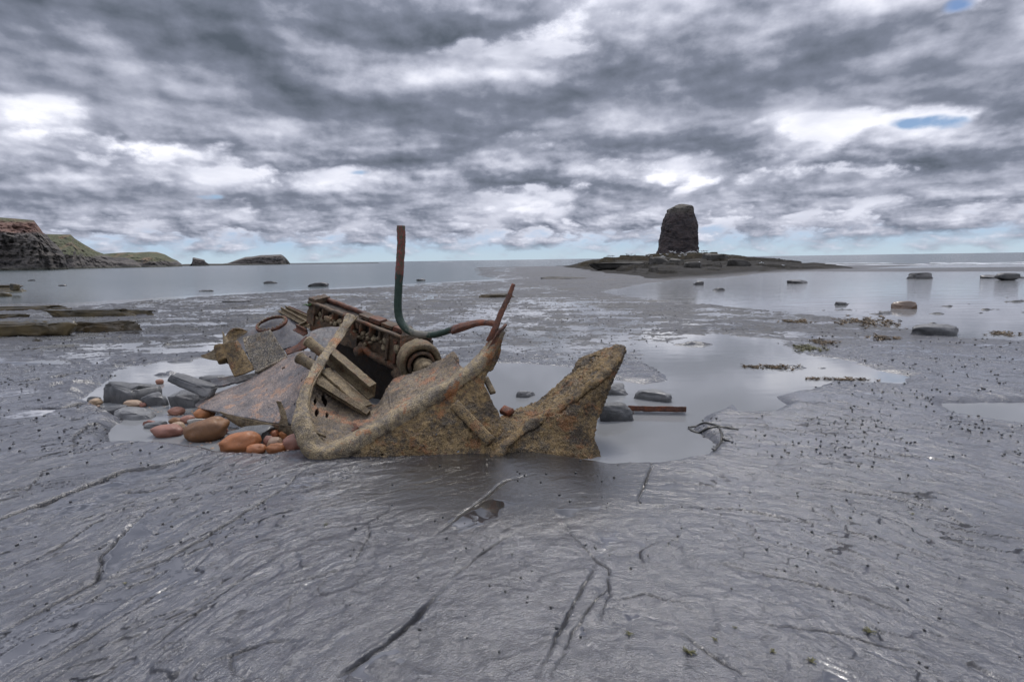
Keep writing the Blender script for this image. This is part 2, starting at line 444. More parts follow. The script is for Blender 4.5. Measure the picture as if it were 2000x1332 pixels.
# ================================================================ mesh helpers
def link(o, parent=None):
    COL.objects.link(o)
    if parent is not None: o.parent = parent
    return o
def mesh_np(name, verts, faces, mat=None, smooth=True):
    """verts (n,3); faces (m,4) or (m,3) array or a list of both"""
    me = bpy.data.meshes.new(name)
    verts = np.asarray(verts, np.float32)
    if isinstance(faces, np.ndarray):
        k = faces.shape[1]
        me.vertices.add(len(verts)); me.vertices.foreach_set('co', verts.ravel())
        me.loops.add(faces.size); me.loops.foreach_set('vertex_index', faces.astype(np.int32).ravel())
        me.polygons.add(len(faces)); me.polygons.foreach_set('loop_start', np.arange(0, faces.size, k, dtype=np.int32))
        me.polygons.foreach_set('loop_total', np.full(len(faces), k, np.int32))
    else:
        me.from_pydata(verts.tolist(), [], [list(f) for f in faces])
    if smooth: me.polygons.foreach_set('use_smooth', np.ones(len(me.polygons), bool))
    me.update(calc_edges=True)
    me.validate()
    if mat: me.materials.append(mat)
    return me
def obj(name, me, parent=None, label=None, cat=None, group=None, kind=None, loc=None):
    o = bpy.data.objects.new(name, me)
    link(o, parent)
    if loc is not None: o.location = loc
    return tag(o, label, cat, group, kind)
def tag(o, label=None, cat=None, group=None, kind=None):
    if label: o['label'] = label
    if cat: o['category'] = cat
    if group: o['group'] = group
    if kind: o['kind'] = kind
    return o
def thing(name, label, cat, loc=(0, 0, 0), group=None):
    o = bpy.data.objects.new(name, None); o.empty_display_size = .1
    link(o); o.location = loc
    return tag(o, label, cat, group)
def attr(me, name, vals):
    a = me.attributes.new(name, 'FLOAT', 'POINT'); a.data.foreach_set('value', np.asarray(vals, np.float32).ravel())
def grid_faces(nr, nc, wrap=False):
    i = np.arange(nr-1)[:, None]; j = np.arange(nc if wrap else nc-1)[None, :]
    j2 = (j+1) % nc
    return np.stack([(i*nc+j), (i*nc+j2), ((i+1)*nc+j2), ((i+1)*nc+j)], -1).reshape(-1, 4)

def new_mat(name):
    m_ = bpy.data.materials.new(name); m_.use_nodes = True
    nt = m_.node_tree; nt.nodes.clear()
    t = NT(nt)
    out = t.n('ShaderNodeOutputMaterial'); b = t.n('ShaderNodeBsdfPrincipled')
    t.link(b.outputs[0], out.inputs[0])
    return m_, t, b, out
def setin(t, b, name, v):
    if isinstance(v, (E, bpy.types.NodeSocket)): t.link(v, b.inputs[name])
    elif isinstance(v, tuple): b.inputs[name].default_value = (*v, 1.0)
    else: b.inputs[name].default_value = v
def bump(t, b, hgt, strength=.5, dist=.01, prev=None):
    n = t.n('ShaderNodeBump'); n.inputs['Distance'].default_value = dist
    setin(t, n, 'Strength', strength)
    t.link(hgt, n.inputs['Height'])
    if prev is not None: t.link(prev.outputs[0], n.inputs['Normal'])
    if b is not None: t.link(n.outputs[0], b.inputs['Normal'])
    return n

# ================================================================ setting: rock shelf
mat_shelf, t, b, _ = new_mat('wet_shale')
geo = t.n('ShaderNodeNewGeometry'); pos = geo.outputs['Position']
px_, py_, pz_ = t.sep(pos)
def at_(t, n_):
    a = t.n('ShaderNodeAttribute'); a.attribute_name = n_
    return E(t.nt, a.outputs['Fac'])
a_crk, a_film, a_mound, a_weed, a_silt_reflection = (at_(t, q) for q in ('crack', 'film', 'mound', 'weed', 'silt_reflection'))
n1 = t.noise(pos, 1.1, 6, .6); n2 = t.noise(pos, 14.0, 8, .65); n3 = t.noise(pos, 120.0, 3, .6)
c = t.mix(n1.ss(.3, .7), (.018, .020, .028), (.043, .046, .061))
c = t.mix((n2.ss(.35, .75))*.6, c, (.072, .073, .084))
c = t.mix(a_crk*.93, c, (.009, .009, .010))
c = t.mix(a_silt_reflection*n1.ss(.3, .6), c, (.060, .053, .042))
c = t.mix(a_mound*.8, c, t.mix(n1.ss(.35, .65), (.024, .022, .020), (.070, .066, .060)))
c = t.mix(a_weed, c, t.mix(n2, (.030, .024, .010), (.085, .062, .022)))
film = a_film
a_an, a_u, a_v = (at_(t, q) for q in ('aniso', 'bed_u', 'bed_v'))
bv = t.comb(a_u*3.5, a_v*11.0, 0.0)
nb = t.noise(bv, 1.0, 7, .62)
fr = nb._m('FRACT', nb*7.0)
nb2 = t.noise(pos, 7.0, 8, .66)
fr2 = nb._m('FRACT', nb2*6.0)
lam = fr*a_an+fr2*(1.0-a_an)*.55
crease = (fr.ss(.16, .0)*a_an*nb2.ss(.40, .58)+fr2.ss(.07, .0)*(1.0-a_an)*n1.ss(.42, .6)*.9)*(1.0-film)
c = t.mix(crease*.92, c, (.018, .018, .020))
c = t.mix(film*.35, c, (.09, .09, .095))
setin(t, b, 'Base Color', c)
far_ = py_.ss(6.0, 12.0)
nf = t.noise(t.vmul(pos, (.22, .75, 1.0)), 1.0, 7, .65)
c = t.mix(far_*nf.ss(.46, .60)*.7, c, (.020, .019, .016))
c = t.mix(far_*n2.ss(.40, .60)*.7, c, (.028, .026, .022))
c = t.mix(a_silt_reflection*.8, c, (.013, .0125, .0125))  # the wreck's dark reflection, painted into the shelf colour
rgh = n2.ss(.3, .75, .11, .30)*(1.0-a_silt_reflection*.5)+far_*.28+a_weed*.2+a_mound*.25+crease*.3
setin(t, b, 'Roughness', (rgh*(1.0-film)+film*.035).max(a_crk*.7))
cf_n = t.noise(t.vmul(pos, (.10, .42, 1.0)), 1.0, 7, .6)
cf = cf_n._m('FRACT', cf_n*8.0)
cfar = cf.ss(.14, .0)*far_*n1.ss(.40, .55)
c_fin = t.mix(cfar*.9, c, (.014, .013, .012))
setin(t, b, 'Base Color', c_fin)
setin(t, b, 'Specular IOR Level', (1.0-a_crk.max(crease).max(cfar)*.95)*.5)
setin(t, b, 'IOR', 1.40-a_mound*.28)
setin(t, b, 'Coat Weight', (1.0-a_mound)*(1.0-a_crk)*(1.0-far_*.75)*(1.0-crease*.9)); setin(t, b, 'Coat Roughness', rgh*.45*(1.0-film)+.03); setin(t, b, 'Coat IOR', 1.52)
bb = bump(t, None, n2*.28+n3*.40+lam*.42, (1.0-film)*(1.0-a_silt_reflection*.55)*.9, .010)
t.link(bb.outputs[0], b.inputs['Normal'])
t.link(bb.outputs[0], b.inputs['Coat Normal'])

NR, NC = 1260, 760
AP = -1.6                                              # the fan of the shelf mesh opens from a point behind the viewer
lin = np.linspace(0, 1, NR)
rr_ = 2.9*np.exp(lin**1.30*np.log(140/2.9))
aa_ = np.linspace(-math.radians(46), math.radians(46), NC)
X = rr_[:, None]*np.tan(aa_)[None, :]; Yg = np.repeat(rr_[:, None], NC, 1)+AP
Hh, Cr, Ip, Mo, An, Bu, Bv = shore(X, Yg, True)
# puddle film: hollows of the foreground hold a skin of standing water
def blur(a, n, times=2):
    for _ in range(times):
        for ax in (0, 1):
            cs = np.cumsum(np.pad(a, [(n+1, n) if i == ax else (0, 0) for i in (0, 1)], mode='edge'), axis=ax)
            a = (np.take(cs, range(2*n+1, cs.shape[ax]), axis=ax)-np.take(cs, range(0, cs.shape[ax]-2*n-1), axis=ax))/(2*n+1)
    return a
lowp = blur(Hh, 13)
level = lowp-.0035+.0045*fbm2(X.ravel()*1.3, Yg.ravel()*1.3, 3, seed=200).reshape(X.shape)-.001
PUDDLES = gpoly([(250, 1020), (300, 1010), (300, 1050), (250, 1120), (200, 1150), (200, 1110)]), gpoly([(310, 1110), (360, 1100), (400, 1150), (380, 1180), (300, 1150)]), \
    gpoly([(240, 1170), (320, 1150), (330, 1190), (260, 1200)]), gpoly([(0, 1262), (120, 1200), (230, 1190), (230, 1230), (90, 1300), (0, 1340)]), \
    gpoly([(870, 1030), (960, 990), (1010, 1000), (960, 1040), (900, 1060)]), gpoly([(1080, 1010), (1170, 1000), (1180, 1020), (1090, 1030)]), \
    gpoly([(1165, 1055), (1200, 1050), (1205, 1080), (1180, 1090)]), gpoly([(1680, 1035), (1715, 1040), (1712, 1055), (1690, 1052)]), \
    gpoly([(1620, 1000), (1660, 998), (1665, 1010), (1630, 1010)]), gpoly([(1800, 910), (1850, 905), (1850, 925), (1815, 922)]), gpoly([(1900, 936), (1940, 934), (1945, 946), (1905, 946)]), \
    gpoly([(1280, 960), (1335, 955), (1340, 968), (1290, 972)]), gpoly([(100, 1010), (190, 990), (200, 1000), (110, 1030)]), gpoly([(30, 1045), (80, 1035), (80, 1050), (30, 1060)])
pd = np.full(X.shape, 9.0)
nm = Yg < 8
for q in PUDDLES:
    pd[nm] = np.minimum(pd[nm], poly_sdf(X[nm]+.05*fbm2(X[nm]*6, Yg[nm]*6, 3, seed=210), Yg[nm]+.05*fbm2(X[nm]*6, Yg[nm]*6, 3, seed=220), q))
level = level+.006*(1-sstep(pd, -.02, .05))
fl = sstep(level-Hh, 0, .0012)*(Yg < 14)*(1-sstep(Cr, .02, .15))
lsl = np.hypot(np.gradient(level, axis=0)/np.gradient(Yg, axis=0), np.gradient(level, axis=1)/np.gradient(X, axis=1))
fl = np.maximum(fl, 0)*(1-sstep(Ip, .0, .06))*(1-sstep(lsl, .035, .09))
Hs = np.where((level > Hh) & (Yg < 14), Hh*(1-fl)+level*fl, Hh)
Wd = sstep(fbm2(X.ravel()*.5, Yg.ravel()*.7, 4, .6, seed=230).reshape(X.shape), .12, .3)*sstep(Yg, 14, 20)*(1-sstep(Yg, 60, 80))*.5
slope = np.abs(np.gradient(Hh, axis=0))/np.maximum(np.gradient(Yg, axis=0), 1e-4)
Wd = np.maximum(Wd, Mo*sstep(slope, .04, .14)*.75*sstep(Mo, .3, .7))
silt_reflection = (1-sstep(np.hypot((X-.0)/1.25, (Yg-3.65)/.85), .45, 1.1))  # ellipse before the wreck: brown silt tint plus its painted dark reflection
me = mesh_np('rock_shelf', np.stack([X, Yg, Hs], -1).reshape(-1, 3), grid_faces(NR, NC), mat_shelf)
for n_, v_ in (('crack', Cr), ('film', fl), ('mound', np.clip(Mo*14, 0, 1)), ('weed', Wd), ('silt_reflection', silt_reflection), ('aniso', An), ('bed_u', Bu), ('bed_v', Bv)): attr(me, n_, v_)
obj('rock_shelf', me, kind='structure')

# ---------------------------------------------------------------- water: tide pools and the sea, one level
def water_mat(name, deep, rough, wave):
    m_, t, b, _ = new_mat(name)
    geo = t.n('ShaderNodeNewGeometry'); pos = geo.outputs['Position']
    x_, y_, z_ = t.sep(pos)
    setin(t, b, 'Base Color', deep); setin(t, b, 'Roughness', y_.ss(14.0, 45.0)*.10+rough); setin(t, b, 'IOR', 1.333)
    far = y_.ss(9.0, 60.0)
    st = t.vmul(pos, (.6, 1.7, 1.0))
    r1 = t.noise(st, 3.0, 4, .55); r2 = t.noise(st, .9, 5, .6)
    n_ = bump(t, None, r1, wave[0], .012)
    n_ = bump(t, b, r2, far*wave[1], .35, n_)
    return m_
mat_pool = water_mat('pool_water', (.20, .205, .208), .03, (.10, .7))
mat_sea = water_mat('sea_water', (.060, .078, .080), .08, (.3, .55))
shore_line = gpoly([(-6000, 640), (-2500, 616), (-600, 601), (0, 594), (150, 591), (300, 582), (500, 570), (700, 560), (850, 552), (960, 546)]) + [(-1.0, 70), (-.8, 112), (32, 114), (62, 112), (66, 87), (140, 90), (420, 300)]
sx = np.array([q[0] for q in shore_line]); sy = np.array([q[1] for q in shore_line])
n_ = len(sx)
me = mesh_np('tide_pool_water', np.concatenate([np.stack([sx, np.full(n_, -8.0), np.zeros(n_)], 1), np.stack([sx, sy, np.zeros(n_)], 1)]),
             np.array([[i, i+1, n_+i+1, n_+i] for i in range(n_-1)]), mat_pool, smooth=False)
obj('tide_pool_water', me, kind='structure')
fx = sx/sy*40000
me = mesh_np('sea', np.concatenate([np.stack([sx, sy, np.zeros(n_)], 1), np.stack([fx, np.full(n_, 40000.0), np.zeros(n_)], 1)]),
             np.array([[i, i+1, n_+i+1, n_+i] for i in range(n_-1)]), mat_sea, smooth=False)
obj('sea', me, kind='structure')

# ================================================================ shape builders
CUR = [np.zeros(3)]                                     # origin of the thing being built
def begin(name, label, cat, loc, group=None):
    CUR[0] = np.array(loc, float)
    return thing(name, label, cat, loc, group)
def part(name, vf, mat, parent, smooth=True, **k):
    v, f = vf
    return obj(name, mesh_np(name, np.asarray(v)-CUR[0], f, mat, smooth), parent, **k)
def solo(name, vf, mat, label, cat, group=None, smooth=True, kind=None):
    """a thing that is one mesh; its origin sits at its base"""
    v, f = vf
    v = np.asarray(v); o_ = np.array([v[:, 0].mean(), v[:, 1].mean(), v[:, 2].min()])
    return obj(name, mesh_np(name, v-o_, f, mat, smooth), None, label, cat, group, kind, loc=o_)
def merge(*vfs):
    V, Fq, n = [], [], 0
    for v, f in vfs:
        V.append(np.asarray(v)); Fq += [[i+n for i in q] for q in (f.tolist() if isinstance(f, np.ndarray) else f)]; n += len(v)
    return np.concatenate(V), Fq
def crom(pts, n):
    """Catmull-Rom through points, n samples spread by arc length"""
    p = np.asarray(pts, float)
    if len(p) == 2:
        t = np.linspace(0, 1, n)[:, None]
        return p[0]*(1-t)+p[1]*t
    q = np.vstack([2*p[0]-p[1], p, 2*p[-1]-p[-2]])
    out = []
    for i in range(len(p)-1):
        a, b_, c_, d = q[i:i+4]
        t = np.linspace(0, 1, 24, endpoint=False)[:, None]
        out.append(.5*((2*b_)+(-a+c_)*t+(2*a-5*b_+4*c_-d)*t*t+(-a+3*b_-3*c_+d)*t**3))
    out = np.vstack(out+[p[-1:]])
    L = np.concatenate([[0], np.cumsum(np.linalg.norm(np.diff(out, axis=0), axis=1))])
    s = np.linspace(0, L[-1], n)
    return np.stack([np.interp(s, L, out[:, k]) for k in range(p.shape[1])], 1)
def px3(*pts): return np.array([P(*q) for q in pts])
def crust(p, a=1.0, seed=0):
    """barnacle crust and rust scale as real relief"""
    lo = fbm3(p*9, 3, .5, seed=seed)*.012
    md = np.clip(fbm3(p*38, 2, .6, seed=seed+5), -.15, .6)*.010
    hi = np.clip(pn3(p*105, seed+9), 0, 1)*.0055
    return (lo+md+hi)*a
def patch(cols, nu, nv, thick=.02, disp=None, keep=None, face=None, raw=False):
    """plate through columns of points; solid, with the removed cells (keep=False) cut through"""
    cols = [crom(c, nv) if not raw else np.asarray(c) for c in cols]
    A = np.stack(cols, 0)
    A = np.stack([crom(A[:, j], nu) for j in range(nv)], 1)       # nu, nv, 3
    du = np.gradient(A, axis=0); dv = np.gradient(A, axis=1)
    n = np.cross(du, dv); n /= np.linalg.norm(n, axis=2)[..., None]+1e-9
    tow = (CAMP if face is None else np.asarray(face))-A
    flip = (n*tow).sum(2).mean() < 0
    if flip: n = -n
    fr = A.reshape(-1, 3); nn = n.reshape(-1, 3)
    d = disp(fr) if disp is not None else np.zeros(len(fr))
    front = fr+nn*d[:, None]; back = fr-nn*(thick+.35*np.roll(d, 7)*0)[..., None] if np.ndim(thick) else fr-nn*thick
    q = grid_faces(nu, nv)
    uu, vv = np.meshgrid(np.linspace(0, 1, nu), np.linspace(0, 1, nv), indexing='ij')
    if keep is not None:
        kc = keep(uu, vv, A).reshape(-1)
        q = q[kc[q].all(1)]
    N = len(fr)
    e = np.concatenate([q[:, [0, 1]], q[:, [1, 2]], q[:, [2, 3]], q[:, [3, 0]]])
    key = np.sort(e, 1); k1 = key[:, 0].astype(np.int64)*N+key[:, 1]
    un, inv, cnt = np.unique(k1, return_inverse=True, return_counts=True)
    be = e[cnt[inv] == 1]
    side = np.stack([be[:, 1], be[:, 0], be[:, 0]+N, be[:, 1]+N], 1)
    F_ = np.concatenate([q, q[:, ::-1]+N, side])
    if not flip: pass
    V = np.concatenate([front, back])
    used = np.unique(F_); remap = np.zeros(2*N, np.int64); remap[used] = np.arange(len(used))
    return V[used], remap[F_]
def frames(path, up):
    t = np.gradient(path, axis=0); t /= np.linalg.norm(t, axis=1)[:, None]+1e-9
    up = np.broadcast_to(np.asarray(up, float), path.shape)
    s = np.cross(t, up); s /= np.linalg.norm(s, axis=1)[:, None]+1e-9
    return t, s, np.cross(s, t)
def sweep(path, a, b, up, nseg=24, disp=None, sq=2.0, caps=True):
    """tube with a superellipse section: half width a sideways, b along up"""
    n = len(path); t, s, u = frames(path, up)
    th = np.linspace(0, 2*np.pi, nseg, endpoint=False)
    cx = np.sign(np.cos(th))*np.abs(np.cos(th))**(2/sq); cy = np.sign(np.sin(th))*np.abs(np.sin(th))**(2/sq)
    a = np.broadcast_to(a, n); b = np.broadcast_to(b, n)
    V = path[:, None]+s[:, None]*(cx[None, :, None]*a[:, None, None])+u[:, None]*(cy[None, :, None]*b[:, None, None])
    v = V.reshape(-1, 3)
    if disp is not None:
        r = v-np.repeat(path, nseg, 0); r /= np.linalg.norm(r, axis=1)[:, None]+1e-9
        v = v+r*disp(v)[:, None]
    f = grid_faces(n, nseg, True).tolist()
    if caps:
        v = np.vstack([v, path[:1], path[-1:]]); c0, c1 = n*nseg, n*nseg+1
        f += [[c0, (j+1) % nseg, j] for j in range(nseg)] + [[c1, (n-1)*nseg+j, (n-1)*nseg+(j+1) % nseg] for j in range(nseg)]
    return v, f
def prism(A_, B_, prof, up, nseg=14, disp=None, crv=0.0):
    """a rolled section (2D outline, sideways/up) from A to B"""
    path = crom(np.array([A_, B_]), nseg)
    t, s, u = frames(path, up)
    k = len(prof); pr = np.asarray(prof)
    V = path[:, None]+s[:, None]*pr[None, :, 0, None]+u[:, None]*pr[None, :, 1, None]
    v = V.reshape(-1, 3)
    if disp is not None:
        v = v+disp(v)[:, None]*np.repeat(u, k, 0)
    f = grid_faces(nseg, k, True).tolist()
    f += [list(range(k))[::-1], list(range((nseg-1)*k, nseg*k))]
    return v, f
def rect(w_, h_, c=.006): return [(-w_/2+c, -h_/2), (w_/2-c, -h_/2), (w_/2, -h_/2+c), (w_/2, h_/2-c), (w_/2-c, h_/2), (-w_/2+c, h_/2), (-w_/2, h_/2-c), (-w_/2, -h_/2+c)]
def channel(w_, h_, th): return [(-w_/2, -h_/2), (w_/2, -h_/2), (w_/2, -h_/2+th), (-w_/2+th, -h_/2+th), (-w_/2+th, h_/2-th), (w_/2, h_/2-th), (w_/2, h_/2), (-w_/2, h_/2)]
def angle(w_, h_, th): return [(0, 0), (w_, 0), (w_, th), (th, th), (th, h_), (0, h_)]
def ico(n):
    import bmesh
    bm = bmesh.new(); bmesh.ops.create_icosphere(bm, subdivisions=n, radius=1.0)
    v = np.array([q.co[:] for q in bm.verts]); f = np.array([[q.index for q in g.verts] for g in bm.faces]); bm.free()
    return v, f
ICO = {n: ico(n) for n in (1, 2, 3, 4, 5)}
def rotz(v, a):
    c_, s_ = math.cos(a), math.sin(a)
    return v@np.array([[c_, s_, 0], [-s_, c_, 0], [0, 0, 1]])
def rotx(v, a):
    c_, s_ = math.cos(a), math.sin(a)
    return v@np.array([[1, 0, 0], [0, c_, s_], [0, -s_, c_]])
def roty(v, a):
    c_, s_ = math.cos(a), math.sin(a)
    return v@np.array([[c_, 0, -s_], [0, 1, 0], [s_, 0, c_]])
def slate(dims, seed, n=4, boxy=.5, rough=1.0):
    v, f = ICO[n]
    rs = np.random.RandomState(seed)
    p = np.sign(v)*np.abs(v)**boxy
    for k in range(7):                                     # broken corners and a sloping top
        nrm = rs.normal(size=3)*(np.array([1, 1, .35]) if k < 5 else np.array([.35, .35, 1])); nrm /= np.linalg.norm(nrm)
        lim = rs.uniform(.62, .95)
        d = p@nrm-lim
        p = p-np.where(d > 0, d, 0)[:, None]*nrm*.92
    p = p+v*(fbm3(v*1.5+seed, 5, .55, seed=seed)*.26*rough)[:, None]
    p = p*np.asarray(dims)/2
    nrm = v*np.array([1, 1, .5])
    lam = np.sin(p[:, 2]*2*np.pi/max(dims[2]*.22, .006)+9*fbm3(p*(2.0/max(dims)), 3, seed=seed))   # cleavage planes on the sides
    p = p+nrm*(lam*.008*min(dims[2]*2, .12)+.10*dims[2]*fbm3(p*(6/max(dims)), 5, .62, seed=seed+3))[:, None]*rough
    return p, f
def cobble(dims, seed, n=4):
    v, f = ICO[n]
    p = v*(1+.30*fbm3(v*.9+seed*1.3, 2, seed=seed)+.05*fbm3(v*2.6+seed, 3, seed=seed+1))[:, None]
    p = np.sign(p)*np.abs(p)**.92
    p = p+v*(.012*fbm3(v*5, 3, seed=seed))[:, None]
    return p*np.asarray(dims)/2, f

# ================================================================ materials
def wpos(t):
    return t.n('ShaderNodeNewGeometry').outputs['Position']
def opos(t):
    return t.n('ShaderNodeTexCoord').outputs['Object']
def rust_mat(name, ca, cb, speck=(.3, .24, .15), amt=.5, rust=(.17, .06, .02), ramt=.4, dark=(.025, .02, .016), damt=.4, rough=.75, bs=1.0, vs=130):
    m_, t, b, _ = new_mat(name)
    p = wpos(t)
    big = t.noise(p, 3.2, 6, .62); med = t.noise(p, 22.0, 6, .65); fin = t.noise(p, 150.0, 3, .6)
    vo = t.voro(p, vs); vo2 = t.voro(p, vs*.45)
    c = t.mix(med.ss(.38, .60), ca, cb)
    gp = t.noise(t.vadd(p, (9., 4., 1.)), 4.2, 8, .72)
    c = t.mix(gp.ss(.52, .60)*.55, c, tuple(q*.42 for q in ca))
    r = t.noise(t.vadd(p, (5., 2., 8.)), 5.0, 8, .72)
    c = t.mix(r.ss(.535, .60)*ramt*1.25, c, rust)
    c = t.mix(r.ss(.63, .68)*ramt*.8, c, (.38, .15, .035))
    d = t.noise(t.vadd(p, (1., 7., 3.)), 5.0, 8, .72)
    c = t.mix(d.ss(.50, .60)*damt, c, dark)
    sp = (big*.9+fin*.75).ss(.74, .92)
    c = t.mix((vo.ss(.55, .25)*sp*amt), c, speck)
    c = t.mix(fin.ss(.60, .72)*(.25+.4*0), c, speck)
    c = t.mix(fin.ss(.42, .34)*.35, c, dark)
    c = t.mix(vo.ss(.45, .75)*.45, c, dark)
    setin(t, b, 'Base Color', c)
    setin(t, b, 'Roughness', med.ss(.3, .7, rough-.2, rough+.12)); setin(t, b, 'IOR', 1.45)
    bump(t, b, (1.0-vo)*.5+(1.0-vo2)*.4+med*.8+fin*.25, .8*bs, .012)
    return m_
M_HULL = rust_mat('barnacled_hull_rust', (.090, .055, .021), (.232, .154, .064), (.37, .29, .17), .5, (.20, .075, .020), .6, damt=.85)
M_RIM = rust_mat('scaled_rim_rust', (.18, .148, .112), (.36, .28, .165), (.45, .37, .24), .55, (.32, .125, .040), .7, damt=.5)
M_INNER = rust_mat('inner_plate_rust', (.115, .095, .080), (.25, .19, .12), (.42, .32, .21), .5, (.34, .15, .075), .6, damt=.35)
M_BEAM = rust_mat('beam_rust', (.135, .098, .052), (.235, .178, .10), (.38, .30, .19), .35, (.14, .055, .020), .5, damt=.35, bs=.7)
M_PLATE = rust_mat('grey_hull_plate', (.105, .100, .108), (.165, .150, .148), (.52, .38, .29), 1.0, (.38, .21, .12), .6, damt=.25, rough=.6, bs=.55, vs=170)
M_SLATEPL = rust_mat('slate_coloured_plate', (.075, .076, .088), (.125, .122, .132), (.40, .35, .26), .25, (.18, .09, .05), .25, damt=.3, rough=.55, bs=.4, vs=170)
M_TANK = rust_mat('speckled_tank_plate', (.085, .080, .078), (.16, .135, .10), (.58, .50, .36), 1.0, (.20, .12, .05), .4, damt=.2, bs=.7, vs=100)
M_ENG = rust_mat('engine_rust', (.060, .038, .024), (.150, .095, .055), (.32, .25, .16), .35, (.19, .062, .022), .75, damt=.65)
M_DARK = rust_mat('shaded_void_rust', (.018, .014, .012), (.045, .032, .022), (.1, .08, .06), .2, (.09, .03, .015), .4, damt=.5)  # near-black base colour paints in the shade of the void around the engine
M_KNOB = rust_mat('barnacled_valves', (.16, .12, .07), (.33, .26, .16), (.45, .38, .26), .6, (.15, .06, .03), .25, damt=.3)
M_RED = rust_mat('red_rust', (.090, .034, .022), (.170, .066, .036), (.25, .15, .09), .3, (.23, .06, .02), .6, damt=.5, bs=.7)

m_, t, b, _ = new_mat('painted_pipe'); M_PIPE = m_
p = wpos(t); x_, y_, z_ = t.sep(p)
n1 = t.noise(p, 18, 5, .65); n2 = t.noise(t.vmul(p, (1, 1, .4)), 60, 4, .6)
green = t.mix(n1, (.007, .020, .013), (.016, .042, .027))
worn = t.mix(n1, (.11, .10, .085), (.17, .155, .12))
c = t.mix(((x_+n1*.3+n2*.2-.25)).ss(-.98, -.90), green, worn)
c = t.mix(((x_+n1*.3+n2*.25-.12)).ss(-.66, -.60), c, green)
topc = t.mix(n2.ss(.4, .62), (.055, .060, .035), (.20, .030, .026))
topc = t.mix(n1.ss(.5, .65), topc, (.10, .055, .035))
c = t.mix((z_+n1*.35+n2*.3-.32).ss(1.34, 1.40), c, topc)
c = t.mix((x_+n1*.2).ss(-.47, -.40), c, t.mix(n1, (.10, .035, .024), (.19, .075, .045)))
c = t.mix(n2.ss(.68, .78)*.6, c, (.3, .26, .17))
setin(t, b, 'Base Color', c); setin(t, b, 'Roughness', n1.ss(.3, .7, .4, .75)); bump(t, b, n1+n2*.5, .6, .01)

def stone_mat(name, ca, cb, lay=3.5, rough=.55, sc=9, wet=.3, bs=.9, top=None):
    m_, t, b, _ = new_mat(name)
    p = wpos(t)
    n1 = t.noise(p, sc, 6, .6); n2 = t.noise(t.vmul(p, (1, 1, lay)), sc*7, 6, .68)
    oi = t.n('ShaderNodeObjectInfo'); rnd = E(t.nt, oi.outputs['Random'])
    c = t.mix(n1.ss(.3, .7), ca, cb)
    c = t.mix(n2.ss(.55, .75)*.4, c, tuple(q*1.5 for q in cb))
    sp_ = t.voro(p, 45); c = t.mix(sp_.ss(.10, .06)*n1.ss(.45, .6)*.7, c, (.34, .30, .24))
    c = t.mix(t.noise(p, 26, 4, .6).ss(.60, .70)*.45, c, tuple(q*.45 for q in ca))
    if top is not None:
        nz_ = t.sep(t.n('ShaderNodeNewGeometry').outputs['Normal'])[2]
        c = t.mix((nz_+(n1-.5)*.4).ss(.70, .88), c, top)
    hs = t.n('ShaderNodeHueSaturation'); t.link(c, hs.inputs['Color']); t.link(rnd*.35+.82, hs.inputs['Value']); t.link(rnd*.016+.490, hs.inputs['Hue'])
    setin(t, b, 'Base Color', hs.outputs[0]); setin(t, b, 'Roughness', n2.ss(.3, .7, rough-.12, rough+.15))
    setin(t, b, 'Coat Weight', wet); setin(t, b, 'Coat Roughness', .25)
    bump(t, b, n1*.5+n2*.8, bs, .012)
    return m_
M_SLATE = stone_mat('dark_slate', (.050, .052, .055), (.105, .105, .105), rough=.55)
M_SLATE2 = stone_mat('grey_slate', (.085, .087, .09), (.150, .150, .148), rough=.5)
M_COB = stone_mat('orange_cobble', (.21, .078, .026), (.32, .120, .042), rough=.62, sc=4, wet=.08, bs=.35, lay=1.0)
M_COBB = stone_mat('brown_cobble', (.105, .046, .018), (.185, .082, .030), rough=.62, sc=4, wet=.08, bs=.35, lay=1.0)
M_COBR = stone_mat('red_cobble', (.17, .072, .048), (.25, .115, .078), rough=.55, sc=4, wet=.08, bs=.35, lay=1.0)
M_TAN = stone_mat('tan_cobble', (.25, .165, .105), (.36, .26, .17), rough=.55, sc=4, wet=.08, bs=.35, lay=1.0)
M_PALE = stone_mat('pale_stone', (.30, .29, .26), (.42, .40, .36), rough=.6, sc=5, wet=.2, bs=.3)
M_BOULD = stone_mat('wet_boulder', (.030, .030, .031), (.072, .068, .064), rough=.5, sc=2, wet=.5)
M_BOULDB = stone_mat('brown_boulder', (.060, .034, .020), (.110, .062, .034), rough=.5, sc=2, wet=.5)
M_MOUNDR = stone_mat('dark_mound_rock', (.038, .036, .032), (.085, .080, .070), rough=.8, sc=.8, wet=.0, bs=1.0)
M_LEDGE = stone_mat('weedy_ledge', (.026, .022, .012), (.115, .082, .030), rough=.6, sc=1.6, wet=.3, bs=.8, top=(.042, .043, .042))
m_, t, b, _ = new_mat('brown_weed'); M_WEED = m_
p = wpos(t); n1 = t.noise(p, 6, 5, .6)
setin(t, b, 'Base Color', t.mix(n1.ss(.35, .65), (.035, .022, .006), (.13, .072, .016))); setin(t, b, 'Roughness', .35)
m_, t, b, _ = new_mat('green_weed'); M_GREEN = m_
p = wpos(t); n1 = t.noise(p, 60, 3, .6)
setin(t, b, 'Base Color', t.mix(n1, (.05, .05, .012), (.12, .11, .03))); setin(t, b, 'Roughness', .4)
m_, t, b, _ = new_mat('fresh_green_weed'); M_FRESH = m_
setin(t, b, 'Base Color', (.035, .10, .012)); setin(t, b, 'Roughness', .4)
m_, t, b, _ = new_mat('black_shell'); M_SHELL = m_
setin(t, b, 'Base Color', (.012, .012, .014)); setin(t, b, 'Roughness', .35)
m_, t, b, _ = new_mat('white_feather'); M_WHITE = m_
setin(t, b, 'Base Color', (.80, .80, .78)); setin(t, b, 'Roughness', .7)
